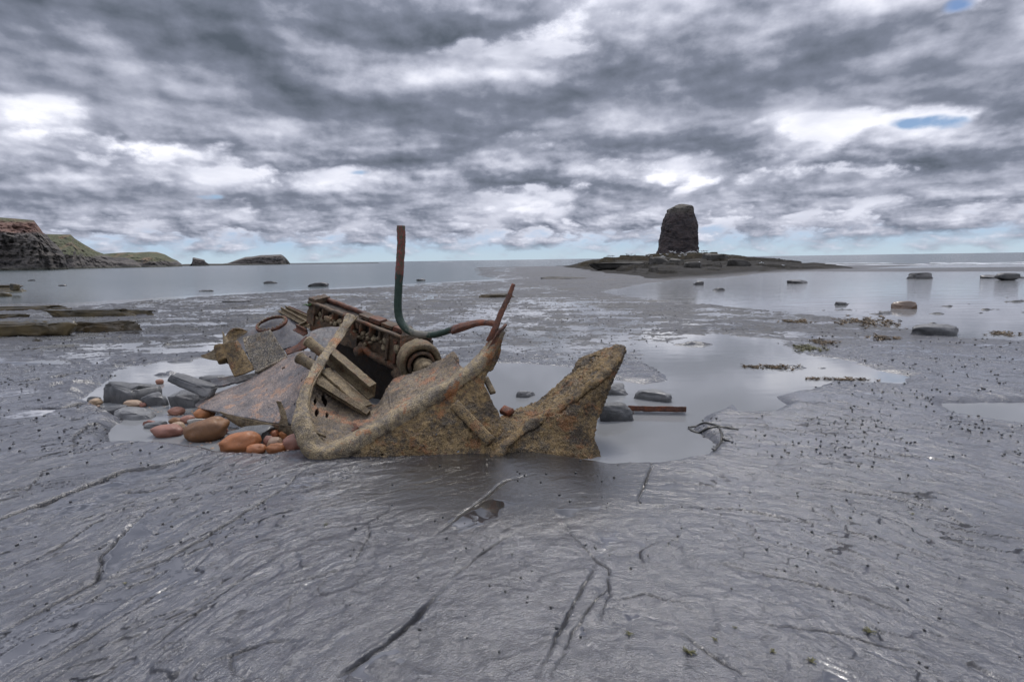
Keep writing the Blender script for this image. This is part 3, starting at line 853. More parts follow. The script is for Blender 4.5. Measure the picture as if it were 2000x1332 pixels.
m_, t, b, _ = new_mat('grey_feather'); M_GREYF = m_
setin(t, b, 'Base Color', (.30, .32, .34)); setin(t, b, 'Roughness', .7)
m_, t, b, _ = new_mat('foam'); M_FOAM = m_
p = wpos(t); n1 = t.noise(p, 1.5, 5, .65)
setin(t, b, 'Base Color', t.mix(n1, (.45, .48, .5), (.85, .87, .88))); setin(t, b, 'Roughness', .8)

# headland: bands of shale, red clay and grass
def cliff_mat(name, top_grass, red_z, scale=1.0):
    m_, t, b, _ = new_mat(name)
    g = t.n('ShaderNodeNewGeometry'); p = g.outputs['Position']
    x_, y_, z_ = t.sep(p); nx, ny, nz = t.sep(g.outputs['Normal'])
    n1 = t.noise(p, .09*scale, 6, .65); n2 = t.noise(t.vmul(p, (.3, .3, 1.6)), .30*scale, 7, .7); n3 = t.noise(p, .8*scale, 5, .7)
    rock = t.mix(n2.ss(.35, .65), (.030, .028, .029), (.120, .105, .092))
    rock = t.mix(n3.ss(.5, .7)*.5, rock, (.16, .135, .11))
    zz_ = z_+(n1-.5)*6
    red = t.mix(n2.ss(.35, .65), (.085, .042, .032), (.19, .105, .078))
    c = t.mix(zz_.ss(red_z-1.5, red_z+.5), rock, red)
    grass = t.mix(n3.ss(.35, .65), (.040, .046, .020), (.085, .088, .038))
    grass = t.mix(n1.ss(.5, .65), grass, (.15, .105, .06))
    gm = (nz+(n3-.5)*.6).ss(.44, .66)*zz_.ss(top_grass-1, top_grass+1)
    c = t.mix(gm, c, grass)
    c = t.mix(z_.ss(1.8, .3)*.7, c, (.030, .034, .022))
    setin(t, b, 'Base Color', c); setin(t, b, 'Roughness', .85); bump(t, b, n2+n3*.6, .9, 1.2)
    return m_

# ================================================================ far setting
def headland(name, prof, D, mat, foot_depth, steep, back=60, label=None, cat=None, inland=.5, nu=260, nv=60, rough=1.0, seed=0, kind='structure', z0=-.5):
    """a coastal hill: skyline given at distance D, cliff face stepping back from its foot, then a falling back side"""
    pr = np.array([P(q[0], q[1], D) for q in prof])
    xs = np.linspace(pr[0, 0], pr[-1, 0], nu); zt = np.maximum(np.interp(xs, pr[:, 0], pr[:, 2]), .05)
    v = np.linspace(0, 1, nv)
    zz_ = z0+(zt[:, None]-z0)*v[None, :]
    cut = steep
    dep = np.where(v < cut, v/cut*.18, .18+.82*((v-cut)/(1-cut))**1.2)
    scale = np.clip(zt/zt.max(), .15, 1)
    Yv = D-foot_depth*scale[:, None]*(1-dep[None, :])
    X_ = np.repeat(xs[:, None], nv, 1)
    q = np.stack([X_.ravel(), Yv.ravel(), zz_.ravel()], 1)
    g = fbm3(q*np.array([.05, .05, .02])*rough, 5, .55, seed=seed)*7+fbm3(q*np.array([.2, .2, .35])*rough, 4, .6, seed=seed+4)*2.2
    st = np.sin(q[:, 2]*1.7+9*fbm3(q*.03, 3, seed=seed))*.22
    amp = np.minimum(zt/10, 1.4)
    edge = (np.sin(np.pi*v)**.5)[None, :]*np.ones((nu, 1))
    Yv = Yv+((g+st)*edge.ravel()*np.repeat(amp, nv)).reshape(nu, nv)
    X_ = X_*(Yv/D)
    bk = np.linspace(0, 1, 14)[1:]
    Xb = xs[:, None]*(1+np.sign(-xs[:, None])*inland*bk[None]); Zb = zt[:, None]*(1-bk[None]**1.6)+z0*bk[None]**1.6; Yb = D+back*scale[:, None]*bk[None]
    V = np.concatenate([np.stack([X_, Yv, zz_], -1), np.stack([Xb, Yb, Zb], -1)], 1)
    me = mesh_np(name, V.reshape(-1, 3), grid_faces(nu, nv+13)[:, ::-1], mat)
    return obj(name, me, None, label, cat, None, kind)
CM1 = cliff_mat('tall_cliff', 22, 17.0); CM2 = cliff_mat('grassy_cliff', 7.0, 40.0, .8); CM3 = cliff_mat('low_headland', 4.0, 60.0, .7); CM4 = cliff_mat('dark_headland', 30.0, 60., .7)
headland('headland', [(-420, 405), (-200, 414), (0, 425), (40, 428), (66, 430.5), (72, 438), (78, 446), (84, 455), (92, 459), (98, 468), (112, 480), (122, 492), (128, 504), (131, 519), (134, 524)], 270, CM1, 26, .62, seed=3, nu=340, nv=90, rough=1.6)
headland('headland', [(40, 455), (88, 457.5), (138, 458.5), (146, 466), (160, 475), (188, 491), (205, 497), (222, 501), (245, 503), (262, 508), (276, 519)], 370, CM2, 48, .40, seed=11, rough=1.2)
headland('headland', [(200, 506), (222, 501), (236, 496.5), (250, 493), (272, 494), (292, 492), (306, 492.5), (322, 497), (336, 505), (346, 509), (357, 517.5)], 450, CM3, 40, .45, seed=17, rough=1.1)
headland('headland', [(420, 516.8), (446, 514), (462, 508), (480, 502), (492, 501.5), (510, 498.5), (530, 498), (548, 497.2), (552, 501), (556, 507), (559.5, 516)], 620, CM4, 24, .8, inland=.05, seed=23, rough=.9)
headland('reef', [(330, 518.5), (360, 516.0), (400, 515.2), (440, 515.2), (470, 515.5), (520, 515.8), (575, 515.6), (640, 514.6), (715, 513.3), (740, 513.3)], 600, CM4, 14, .8, inland=.03, seed=29, nv=14, z0=-.3)
headland('sea_stack', [(375.5, 516), (376, 503.5), (379, 503), (390, 505.5), (399, 507.5), (401, 511), (404, 513.5), (409, 516)], 560, CM4, 12, .8, inland=.02, back=16, label='small dark rock stack alone on the reef between the two far headlands', cat='sea stack', seed=31, nu=90, kind=None)

# the tall sea stack on the mound
prof = [(1281, 1363, 498.5), (1283, 1362, 492), (1287, 1360.5, 480), (1289.5, 1360.5, 468), (1292, 1361, 455), (1294, 1360, 443), (1298, 1357, 430), (1303.5, 1354, 418), (1307, 1352, 409), (1311, 1351, 405.5), (1317, 1349, 403), (1324, 1343, 400.5), (1328, 1336, 399)]
SD = 108.0
rows = []
L_ = np.array([[P(a, y, SD)[0], P(b_, y, SD)[0], P((a+b_)/2, y, SD)[2]] for a, b_, y in prof])
zz_ = np.linspace(L_[0, 2]-.8, L_[-1, 2], 120)
xl = np.interp(zz_, L_[:, 2], L_[:, 0]); xr = np.interp(zz_, L_[:, 2], L_[:, 1])
xl[zz_ < L_[0, 2]] -= .15; xr[zz_ < L_[0, 2]] += .15
th = np.linspace(0, 2*np.pi, 140, endpoint=False)
q = []
for z, a, b_ in zip(zz_, xl, xr):
    cx_, r_ = (a+b_)/2, (b_-a)/2
    ca, sa = np.cos(th), np.sin(th)
    q.append(np.stack([cx_+r_*np.sign(ca)*np.abs(ca)**.75, SD+r_*.8*np.sign(sa)*np.abs(sa)**.75, np.full(140, z)], 1))
q = np.concatenate(q)
rad = q-np.stack([np.repeat((xl+xr)/2, 140), np.full(len(q), SD), q[:, 2]], 1); rad /= np.linalg.norm(rad, axis=1)[:, None]+1e-6
q2 = q+rad*(fbm3(q*np.array([.5, .5, .7]), 5, .6, seed=41)*.42+.55*fbm3(q*np.array([.8, .8, .16]), 4, .55, seed=49)+.12*fbm3(q*np.array([1.6, 1.6, 3.0]), 4, .6, seed=44))[:, None]
top = len(q2); q2 = np.vstack([q2, [[(xl[-1]+xr[-1])/2, SD, zz_[-1]+.05]]])
f = grid_faces(120, 140, True).tolist()+[[top, 119*140+j, 119*140+(j+1) % 140] for j in range(140)]
m_, t, b, _ = new_mat('dark_stack_shale')
g = t.n('ShaderNodeNewGeometry'); p = g.outputs['Position']; x_, y_, z_ = t.sep(p); nx, ny, nz = t.sep(g.outputs['Normal'])
n1 = t.noise(t.vmul(p, (1, 1, 1.1)), .8, 8, .72); n2 = t.noise(p, 3.0, 6, .7)
c = t.mix(n1.ss(.35, .68), (.016, .013, .015), (.055, .040, .038)); c = t.mix(n2.ss(.52, .7)*.6, c, (.10, .062, .045))
c = t.mix((z_+n2*1.2).ss(9.6, 10.6)*.3, c, (.10, .095, .065))
setin(t, b, 'Base Color', c); setin(t, b, 'Roughness', .8); bump(t, b, n1+n2*.4, .32, .25)
solo('sea_stack', (q2, f), m_, 'tall dark tapering sea stack rising from the rocky mound behind the wreck', 'sea stack')

# ---------------------------------------------------------------- loose stones
def hit(px, py):
    """first point of the shelf met by the ray through a pixel"""
    ys_ = np.linspace(25, 108, 700); r = ray(px, py)
    q = CAMP+r[None]*(ys_/r[1])[:, None]; hh = shore(q[:, 0], q[:, 1])
    k = np.nonzero(q[:, 2] <= hh)[0]
    j = k[0] if len(k) else int(np.argmin(q[:, 2]-hh))
    return np.array([q[j, 0], q[j, 1], hh[j]])
def place(box, kind, seed, mat, name, label, cat, depth=.8, yaw=0., tilt=0., pitch=0., below=.10, group=None, n=4, hmul=1.0, zb=None, boxy=.55, sea_=False, rough=1.0):
    sea_ = zb != 'mound'
    x0, y0, x1, y1 = box
    xc = (x0+x1)/2
    g0 = G(xc, y1)
    if zb == 'mound':
        zb = float(hit(xc, y1)[2]); 
        g0 = hit(xc, y1); g1_ = g0
    elif zb is None:
        hz = H1(g0[0], g0[1]+.05)
        zb = max(0.0, hz)
    g0 = G(xc, y1, zb) if zb < .5 or sea_ else g1_
    dist = float((g0-CAMP)@_F)
    W_ = (x1-x0)*dist/F_PX; D_ = W_*depth
    dep = math.atan2(CAM_H-zb, g0[1])
    hp_ = (y1-y0)*dist/F_PX
    if kind == 'c':
        Hv = math.sqrt(max(hp_**2-(D_*math.sin(dep))**2, (.45*hp_)**2))/math.cos(dep)
        below = .22*Hv
    else:
        Hv = max((hp_-D_*math.sin(dep)*.6)/math.cos(dep), .25*hp_, .004)*hmul
    dims = (W_*1.03, D_, Hv+below)
    v, f = slate(dims, seed, n, boxy, rough) if kind == 's' else cobble(dims, seed, n)
    ext = np.ptp(v, axis=0)
    v = v*np.array([dims[0]/ext[0], dims[1]/ext[1], dims[2]/ext[2]])
    v = rotz(rotx(roty(v, math.radians(tilt)), math.radians(pitch)), math.radians(yaw))
    o_ = np.array([g0[0], g0[1]+D_/2*.96, zb+(Hv-below)/2])
    v = v+o_
    return solo(name, (v, f), mat, label, cat, group)
SG, CG = 'slate slabs beside the wreck', 'rounded cobbles beside the wreck'
for box, sd, mt, lab, kw in [
    ((188, 738, 286, 790), 1, M_SLATE, 'largest dark grey slate block, at the left side of the pool', dict(depth=.7, yaw=-6, boxy=.36, tilt=-3)),
    ((161, 774, 189, 787), 2, M_SLATE, 'small dark stone tucked against left end of the big slate block', dict(depth=.7)),
    ((185, 789, 240, 811), 3, M_SLATE, 'dark slate lump wedged behind the flat slab, below the big block', dict(depth=.6, yaw=-15)),
    ((207, 795, 287, 822), 4, M_SLATE2, 'flat grey slate slab lying in front of the big slate block', dict(depth=.7, yaw=5, boxy=.42)),
    ((275, 766, 321, 794), 5, M_SLATE2, 'tilted oval grey slate just right of the big slate block', dict(depth=.6, tilt=-14, yaw=14)),
    ((322, 758, 396, 797), 6, M_SLATE2, 'broad grey slate slab underneath the leaning dark slate plank', dict(depth=.7, tilt=8)),
    ((383, 733, 434, 749), 7, M_SLATE, 'thin dark slate lying in the pool behind the leaning plank', dict(depth=.5)),
    ((280, 823, 322, 837), 8, M_SLATE2, 'thin grey slate awash behind the left flat brown cobble', dict(depth=.5, tilt=-6)),
    ((276, 820, 303, 831), 9, M_COBR, 'small reddish flat stone at left end of the thin awash slate', dict(depth=.6)),
    ((264, 862, 299, 871), 10, M_SLATE, 'thin slate sliver at the front edge of the pool', dict(depth=.45)),
    ((438, 831, 522, 868), 11, M_SLATE, 'blue grey slate beneath the torn lip of the hull plate', dict(depth=.6)),
    ((364, 814, 407, 830), 12, M_PALE, 'pale whitish stone behind the biggest brown cobble', dict(depth=.6)),
    ((1009, 760, 1047, 777), 13, M_SLATE2, 'flat slate awash in the pool seen between bow and broken fin', dict(depth=.9, below=.05)),
    ((1186, 749, 1229, 772), 14, M_SLATE2, 'grey slate in the pool touching the fin of the wreck', dict(depth=.8)),
    ((1246, 761, 1319, 784), 15, M_SLATE2, 'long narrow slate alone in the pool right of the wreck', dict(depth=.5, yaw=-25)),
    ((1168, 786, 1238, 824), 16, M_SLATE, 'dark wedge of rock at the inner end of the rusty iron bar', dict(depth=.55, tilt=6)),
]: place(box, 's', sd, mt, 'slate_stone', lab, 'stone', group=SG, **kw)
# the leaning slate plank is laid across its neighbour
v, f = slate((.52, .22, .11), 77, 4, .36); v = rotz(roty(v, math.radians(15)), math.radians(-12))
solo('slate_stone', (v+P(376, 752, 5.75), f), M_SLATE, 'long dark slate plank leaning across a broad slate by the wreck', 'stone', SG)
for box, sd, mt, lab, kw in [
    ((286, 832, 346, 856), 21, M_COBR, 'flat brown red cobble furthest left, standing in the pool', dict(depth=.7)),
    ((344, 820, 431, 866), 22, M_COBB, 'biggest dark brown cobble', dict(depth=.75, tilt=-12)),
    ((418, 848, 496, 887), 23, M_COB, 'big orange egg shaped cobble in front of the hull plate', dict(depth=.75, tilt=-8)),
    ((477, 869, 513, 889), 24, M_COB, 'small orange cobble at right foot of the big orange one', dict(depth=.8)),
    ((515, 867, 554, 889), 25, M_COB, 'low orange cobble at the front of the cluster beside the bow', dict(depth=.8)),
    ((517, 857, 549, 880), 26, M_TAN, 'greyish tan cobble just behind the low orange one', dict(depth=.8)),
    ((547, 850, 597, 885), 27, M_COBR, 'large reddish cobble pressed against the curve of the bow', dict(depth=.8)),
    ((521, 841, 542, 860), 28, M_COB, 'upright small orange cobble under the tab of the hull plate', dict(depth=.9)),
    ((541, 841, 565, 859), 29, M_COB, 'round cobble right of the upright small orange one', dict(depth=.9)),
    ((511, 853, 533, 875), 30, M_COBR, 'dull reddish cobble at left of the cluster beside the bow', dict(depth=.9)),
    ((565, 839, 583, 853), 31, M_COBR, 'small cobble in the shade between hull plate and bow', dict(depth=.9)),
    ((374, 799, 412, 818), 32, M_COB, 'orange cobble at the left point of the hull plate', dict(depth=.8)),
    ((324, 796, 354, 812), 33, M_COBR, 'reddish cobble standing in water left of the plate point', dict(depth=.8)),
    ((326, 817, 351, 830), 34, M_COBB, 'small brown cobble behind the flat brown red one', dict(depth=.8)),
    ((346, 813, 374, 828), 35, M_COBR, 'small reddish cobble left of the pale whitish stone', dict(depth=.8)),
    ((328, 826, 355, 841), 36, M_TAN, 'tan cobble between the flat brown red and biggest brown cobbles', dict(depth=.8)),
    ((235, 783, 270, 796), 37, M_TAN, 'tan oblong cobble at the foot of the big slate block', dict(depth=.7)),
    ((168, 780, 193, 792), 38, M_TAN, 'pale tan cobble at the left foot of the big slate block', dict(depth=.8)),
    ((269, 787, 283, 796), 39, M_COBR, 'tiny reddish cobble right of the tan oblong cobble', dict(depth=.8)),
    ((302, 741, 316, 751), 40, M_COBR, 'tiny red stone alone in open pool water', dict(depth=.9)),
    ((277, 765, 303, 776), 41, M_COBR, 'reddish cobble peeping out behind the tilted oval slate', dict(depth=.8)),
    ((426, 835, 442, 849), 42, M_COBR, 'small red cobble right of the biggest brown one', dict(depth=.8)),
]: place(box, 'c', sd, mt, 'cobble', lab, 'stone', group=CG, **kw)
# gravel between the stones
rs = np.random.RandomState(5); GV = []
for _ in range(420):
    cx_, cy_, sx_, sy_ = [(432, 818, 12, 12), (395, 822, 28, 10), (455, 842, 16, 8), (560, 884, 30, 6), (300, 800, 70, 14), (230, 800, 45, 10), (360, 806, 40, 8), (410, 864, 40, 9)][rs.randint(8)]
    g0 = G(cx_+sx_*rs.normal()*.6, cy_+sy_*rs.normal()*.6)
    v, f = ICO[1]; s_ = rs.uniform(.006, .022)
    z_ = H1(g0[0], g0[1])
    if z_ < -.04: z_ = -.012
    GV.append((rotz(v*s_*np.array([1, rs.uniform(.6, 1), rs.uniform(.5, .8)]), rs.uniform(0, 6))+np.array([g0[0], g0[1], z_+s_*.3]), f))
solo('gravel', merge(*GV), M_TAN, 'fine tan and grey gravel between the cobbles', 'gravel', kind='stuff')

WG = 'boulders standing in the far pool'
for box, sd, mt, lab, kw in [
    ((1355, 549, 1377, 557), 51, M_BOULD, 'small dark boulder in the far pool below the sea stack', dict(depth=.6)),
    ((1395, 562, 1419, 568), 52, M_BOULD, 'small flat grey boulder nearest the front edge below the sea stack', dict(depth=.7)),
    ((1542, 546, 1584, 554), 53, M_BOULD, 'flat dark boulder alone in the middle of the far pool', dict(depth=.6)),
    ((1780, 531, 1825, 545), 54, M_BOULD, 'tall dark boulder standing at the back of the far pool', dict(depth=.8)),
    ((1931, 535, 2010, 544), 55, M_BOULD, 'wide flat dark boulder cut off by the right picture edge', dict(depth=.4)),
    ((1950, 532, 1996, 538), 56, M_BOULD, 'upper slab resting on the wide flat boulder at right edge', dict(depth=.5)),
    ((1632, 589, 1657, 596), 57, M_BOULD, 'little grey boulder left of the brown one in the far pool', dict(depth=.7)),
    ((1752, 588, 1798, 604), 58, M_BOULDB, 'rounded brown boulder in the far pool', dict(depth=.7)),
    ((1786, 635, 1890, 657), 59, M_SLATE, 'large flat grey boulder at front edge of far pool on the right', dict(depth=.5, yaw=-4)),
]: place(box, 's', sd, mt, 'boulder', lab, 'boulder', group=WG, below=.3, n=4, zb=(.28 if sd == 56 else 0.0), **kw)
LG = 'rocks breaking the shallow sea on the left'
for box, sd, mt, lab, kw in [
    ((-40, 561, 40, 571), 61, M_LEDGE, 'wide brown slab of the rock pile at the left picture edge', dict(depth=.5)),
    ((-40, 556, 30, 563), 62, M_LEDGE, 'middle slab of the rock pile at the left picture edge', dict(depth=.4)),
    ((16, 553, 32, 560), 63, M_LEDGE, 'top block of the rock pile at the left picture edge', dict(depth=.7)),
    ((-30, 571, 8, 580), 64, M_LEDGE, 'front block of the rock pile at the left picture edge', dict(depth=.6)),
    ((597, 552, 638, 560), 65, M_BOULD, 'dark flat topped rock in the shallow sea left of the pipe', dict(depth=.5)),
    ((513, 549, 539, 554), 66, M_BOULD, 'low dark rock left of the flat topped one in the sea', dict(depth=.5)),
    ((110, 556, 127, 559), 67, M_BOULD, 'small rock awash in front of the big cliff, farther right', dict(depth=.5)),
    ((53, 546, 67, 549), 68, M_BOULD, 'small rock awash below the big cliff', dict(depth=.5)),
    ((812, 545, 832, 549), 69, M_BOULD, 'tiny dark rock in the sea just right of the pipe', dict(depth=.5)),
    ((385, 566, 412, 569.5), 70, M_BOULD, 'low dark rock awash below the small far stack', dict(depth=.5)),
    ((430, 585, 486, 590), 71, M_BOULD, 'long low dark rock on the platform left of the wreck', dict(depth=.3)),
    ((935, 572, 1008, 581), 72, M_LEDGE, 'long weedy dark rock on the platform behind the thin spike', dict(depth=.35)),
]: place(box, 's', sd, mt, 'sea_rock', lab, 'rock', group=LG, below=.25, n=4, zb=(.24 if sd == 62 else .45 if sd == 63 else None), **kw)
# ledges on the left shore
KG = 'weedy ledges on the left shore'
for box, sd, lab, kw in [
    ((-120, 620, 140, 657), 81, 'thick olive brown ledge nearest the viewer at left picture edge', dict(depth=.16, yaw=-3)),
    ((125, 626, 272, 648), 82, 'lower grey brown ledge right of the thick olive one', dict(depth=.16, yaw=2)),
    ((85, 600, 292, 618), 83, 'long low brown ledge behind the thick olive one', dict(depth=.10, yaw=2)),
    ((-150, 597, 112, 607), 84, 'far thin dark ledge at left picture edge', dict(depth=.08)),
    ((-60, 612, 60, 622), 85, 'short dark ledge between the far thin and thick olive ones', dict(depth=.12)),
]: place(box, 's', sd, M_LEDGE, 'rock_ledge', lab, 'rock ledge', group=KG, below=.2, n=5, zb=.01, boxy=.5, rough=1.9, **kw)
for box, sd, lab, kw in [
    ((1150, 507, 1266, 521), 91, 'long dark curved ledge on the left flank of the mound', dict(depth=.35, yaw=6, hmul=.55)),
    ((1270, 506, 1312, 516), 92, 'square dark ledge block at the foot of the tall sea stack', dict(depth=.5)),
    ((1310, 506, 1342, 513), 93, 'dark block just right below the tall sea stack', dict(depth=.5, yaw=-8)),
    ((1340, 511, 1374, 523), 94, 'tilted dark block on the front slope of the mound', dict(depth=.5, tilt=8)),
    ((1376, 494, 1424, 509), 95, 'rounded dark hump at the right shoulder of the mound', dict(depth=.6)),
    ((1425, 508, 1470, 520), 96, 'low dark ledge running down the right flank of the mound', dict(depth=.4, tilt=9)),
    ((1060, 533, 1150, 545), 97, 'thin dark ledge low on the left tail of the mound', dict(depth=.25, hmul=.45)),
]: place(box, 's', sd, M_MOUNDR, 'rock_ledge', lab, 'rock ledge', group='ledges on the mound', below=.5, n=4, zb='mound', boxy=.45, **kw)

# ================================================================ the wreck: bow
RIMP = [(978, 645, 4.76), (962, 675, 4.72), (930, 716, 4.62), (882, 754, 4.52), (822, 789, 4.41), (762, 826, 4.30), (704, 859, 4.22), (664, 879, 4.165), (634, 885, 4.145), (606, 868, 4.16), (594, 840, 4.22), (590, 806, 4.34),
        (594, 772, 4.50), (605, 742, 4.68), (626, 708, 4.92), (650, 674, 5.22), (667, 649, 5.45), (686, 616, 5.72)]
bow = begin('bow_wreck', 'barnacled rusted bow section of a wrecked boat lying open on the shelf', 'shipwreck', tuple(G(880, 905)))
rim = crom(px3(*RIMP), 210)
u_ = np.linspace(0, 1, 210)
ra = np.interp(u_, [0, .1, .3, .5, .56, .62, .7, 1], [.048, .064, .082, .084, .074, .050, .038, .046])
rb = np.interp(u_, [0, .1, .3, .5, .56, .62, .7, 1], [.035, .055, .070, .070, .052, .026, .014, .013])
upv = np.array([np.interp(u_, [0, .5, .6, .75, 1], q) for q in ([-.25, -.3, -.25, .1, .25], [-.2, -.2, -.6, -.85, -.8], [.9, .9, .6, .45, .5])]).T
part('rim', sweep(rim, ra, rb, upv, 36, lambda p: crust(p, 1.1, 3)+.012*fbm3(p*6, 3, seed=5), 2.8), M_RIM, bow)
# raised inner lip of the rim's left arm
lip = crom(px3((636, 853, 4.20), (614, 842, 4.21), (604, 820, 4.27), (603, 792, 4.38), (609, 760, 4.55), (616, 744, 4.66), (631, 718, 4.88), (643, 690, 5.10), (657, 672, 5.28), (676, 646, 5.50), (697, 620, 5.70)), 120)
part('rim_lip', sweep(lip, .008, .022, np.array([.3, -.8, .5]), 10, lambda p: crust(p, .35, 4), 3.0), M_BEAM, bow)
# torn spike and tip at the stem head
part('spike', sweep(crom(px3((955, 668, 4.72), (966, 645, 4.73), (976, 618, 4.76), (988, 592, 4.79), (995, 577, 4.81), (1003, 555, 4.84)), 50), np.linspace(.030, .018, 50), np.linspace(.014, .010, 50), (0, -1, .2), 12, lambda p: crust(p, .5, 6), 3.), M_RED, bow)
part('stem_tip', patch([px3((958, 672, 4.66), (948, 690, 4.64)), px3((972, 650, 4.68), (966, 680, 4.68)), px3((984, 640, 4.72), (976, 664, 4.72)), px3((991, 634, 4.76), (984, 645, 4.76))], 40, 24, .022, lambda p: crust(p, .5, 7),
     lambda u, v, A: ((u-.42)**2/.010+(v-.35)**2/.02) > 1), M_RED, bow)
# outer plating of the bow, facing the viewer
def hullcols():
    return [px3((618, 874, 4.16), (622, 888, 4.13), (630, 902, 4.10)), px3((660, 882, 4.15), (662, 894, 4.12), (665, 908, 4.10)), px3((704, 864, 4.20), (702, 885, 4.13), (705, 910, 4.09)),
            px3((764, 832, 4.28), (766, 866, 4.15), (770, 911, 4.085)), px3((824, 796, 4.38), (828, 846, 4.20), (832, 913, 4.08)), px3((884, 760, 4.49), (886, 826, 4.26), (884, 914, 4.08)),
            px3((932, 722, 4.59), (930, 806, 4.34), (928, 914, 4.08)), px3((964, 685, 4.68), (946, 728, 4.58), (952, 790, 4.40), (955, 860, 4.20), (955, 914, 4.08)),
            px3((983, 660, 4.76), (980, 690, 4.73), (968, 714, 4.68), (945, 736, 4.62), (952, 760, 4.54), (966, 786, 4.44), (978, 808, 4.38), (984, 850, 4.25), (985, 914, 4.09))]
def hull_keep(u, v, A):
    n_ = fbm3(A.reshape(-1, 3)*14, 3, .6, seed=55).reshape(u.shape)
    k = u < .992-.018*np.maximum(n_, 0)*(v > .1)
    for cu, cv, a_, b_ in ((.33, .70, .006, .022), (.62, .55, .004, .014), (.74, .82, .005, .010), (.15, .6, .004, .02)):
        k &= ((u-cu)/a_)**2+((v-cv)/b_)**2 > 1+n_
    return k
bow_plate = part('hull_plating', patch(hullcols(), 300, 130, .018, lambda p: crust(p, 1.5, 11)+.02*fbm3(p*3.2, 3, seed=12), hull_keep), M_HULL, bow)
# inside of the bow: the bowl of plating seen over the rim
inn = [px3((592, 770, 4.52), (622, 745, 4.95), (676, 706, 5.6)), px3((586, 800, 4.38), (634, 776, 4.72), (694, 742, 5.3)), px3((590, 838, 4.25), (650, 808, 4.55), (712, 772, 5.1)), px3((616, 868, 4.18), (680, 828, 4.46), (735, 788, 4.95)),
       px3((662, 870, 4.2), (712, 830, 4.46), (748, 775, 4.98)), px3((722, 842, 4.27), (744, 806, 4.56), (764, 742, 5.12)), px3((790, 802, 4.39), (790, 772, 4.68), (802, 727, 5.14)),
       px3((852, 766, 4.51), (836, 744, 4.76), (836, 714, 5.14)), px3((912, 724, 4.63), (893, 708, 4.83), (878, 692, 5.12))]
def inn_keep(u, v, A):
    k = np.ones(u.shape, bool)
    for cu, cv, a_, b_ in ((.115, .22, .016, .025), (.135, .36, .018, .028), (.185, .20, .016, .028), (.175, .36, .020, .035), (.25, .30, .010, .02)):
        k &= (np.abs((u-cu+(v-cv)*.25)/a_)**3+np.abs((v-cv)/b_)**3) > 1
    n_ = fbm3(A.reshape(-1, 3)*11, 3, .6, seed=58).reshape(u.shape)
    return k & (v < .985-.05*np.maximum(n_, 0))
part('inner_plating', patch(inn, 230, 100, .02, lambda p: crust(p, 1.0, 17)+.018*fbm3(p*4, 3, seed=18), inn_keep), M_INNER, bow)
part('dark_hole_backing', patch([px3((590, 760, 4.62), (606, 800, 4.60), (620, 840, 4.58)), px3((640, 770, 4.95), (650, 815, 4.85), (660, 846, 4.75)), px3((720, 790, 5.25), (720, 820, 5.1), (724, 846, 4.9))], 60, 40, .02, lambda p: crust(p, .6, 16)), M_DARK, bow)  # dark sheet added under the bowl so its holes read as shaded
part('rib', prism(P(760, 755, 5.0), P(764, 800, 4.55), rect(.02, .03, .004), (0, -.4, 1), 10, lambda p: crust(p, .4, 19)), M_INNER, bow)
part('broken_tab', patch([px3((868, 716, 5.0), (866, 704, 5.05), (872, 694, 5.1)), px3((880, 712, 4.95), (882, 698, 5.0), (886, 687, 5.05)), px3((893, 716, 4.9), (894, 704, 4.92), (893, 698, 4.95))], 24, 24, .018, lambda p: crust(p, .7, 21)), M_INNER, bow)
# frames and beams across the bowl
part('beam', prism(P(640, 690, 5.20), P(727, 765, 4.90), channel(.075, .165, .016), (.35, -.55, .75), 20, lambda p: crust(p, .8, 23)), M_BEAM, bow, smooth=False)
part('beam', prism(P(634, 722, 4.98), P(716, 794, 4.74), rect(.13, .022, .004), (.55, -.30, .8), 20, lambda p: crust(p, .7, 25)), M_BEAM, bow, smooth=False)
part('beam', prism(P(612, 742, 4.72), P(720, 808, 4.62), channel(.05, .075, .012), (.25, -.75, .6), 20, lambda p: crust(p, .6, 27)), M_BEAM, bow, smooth=False)
part('beam_web', patch([px3((622, 722, 4.98), (616, 740, 4.78)), px3((668, 757, 4.88), (664, 772, 4.72)), px3((716, 795, 4.76), (714, 800, 4.66))], 40, 14, .014, lambda p: crust(p, .4, 29)), M_BEAM, bow)
for a_, b_ in (((602, 667, 5.16), (640, 697, 5.10)), ((585, 699, 4.98), (624, 722, 4.92))):
    pa, pb = P(*a_), P(*b_)
    path = crom(np.array([pa, pb]), 26); rr2 = np.full(26, .046); rr2[:3] = .051
    bl = part('bollard', sweep(path, rr2, rr2, (0, 0, 1), 28, lambda p: crust(p, .35, 31)), M_BEAM, bow)
    part('bollard_cap', sweep(np.array([pa-(pb-pa)*.06, pa-(pb-pa)*.02, pa+(pb-pa)*.02]), np.array([.050, .054, .053]), np.array([.050, .054, .053]), (0, 0, 1), 28), M_RIM, bl)
# slate coloured web plate between the left arm and the engine
part('web_plate', patch([px3((606, 648, 5.55), (602, 668, 5.4), (606, 684, 5.25)), px3((630, 640, 5.65), (626, 664, 5.45), (626, 690, 5.2)), px3((664, 638, 5.68), (654, 660, 5.5), (640, 686, 5.25))], 44, 36, .014, lambda p: crust(p, .5, 33),
     lambda u, v, A: ((u-.22)/.08)**2+((v-.62)/.12)**2 > 1), M_SLATEPL, bow)
# loose diagonal strut on the outer plating
part('strut', prism(P(888, 789, 4.36), P(960, 864, 4.135), rect(.085, .045, .008), (.1, -.95, .2), 24, lambda p: crust(p, .7, 35)), M_HULL, bow)
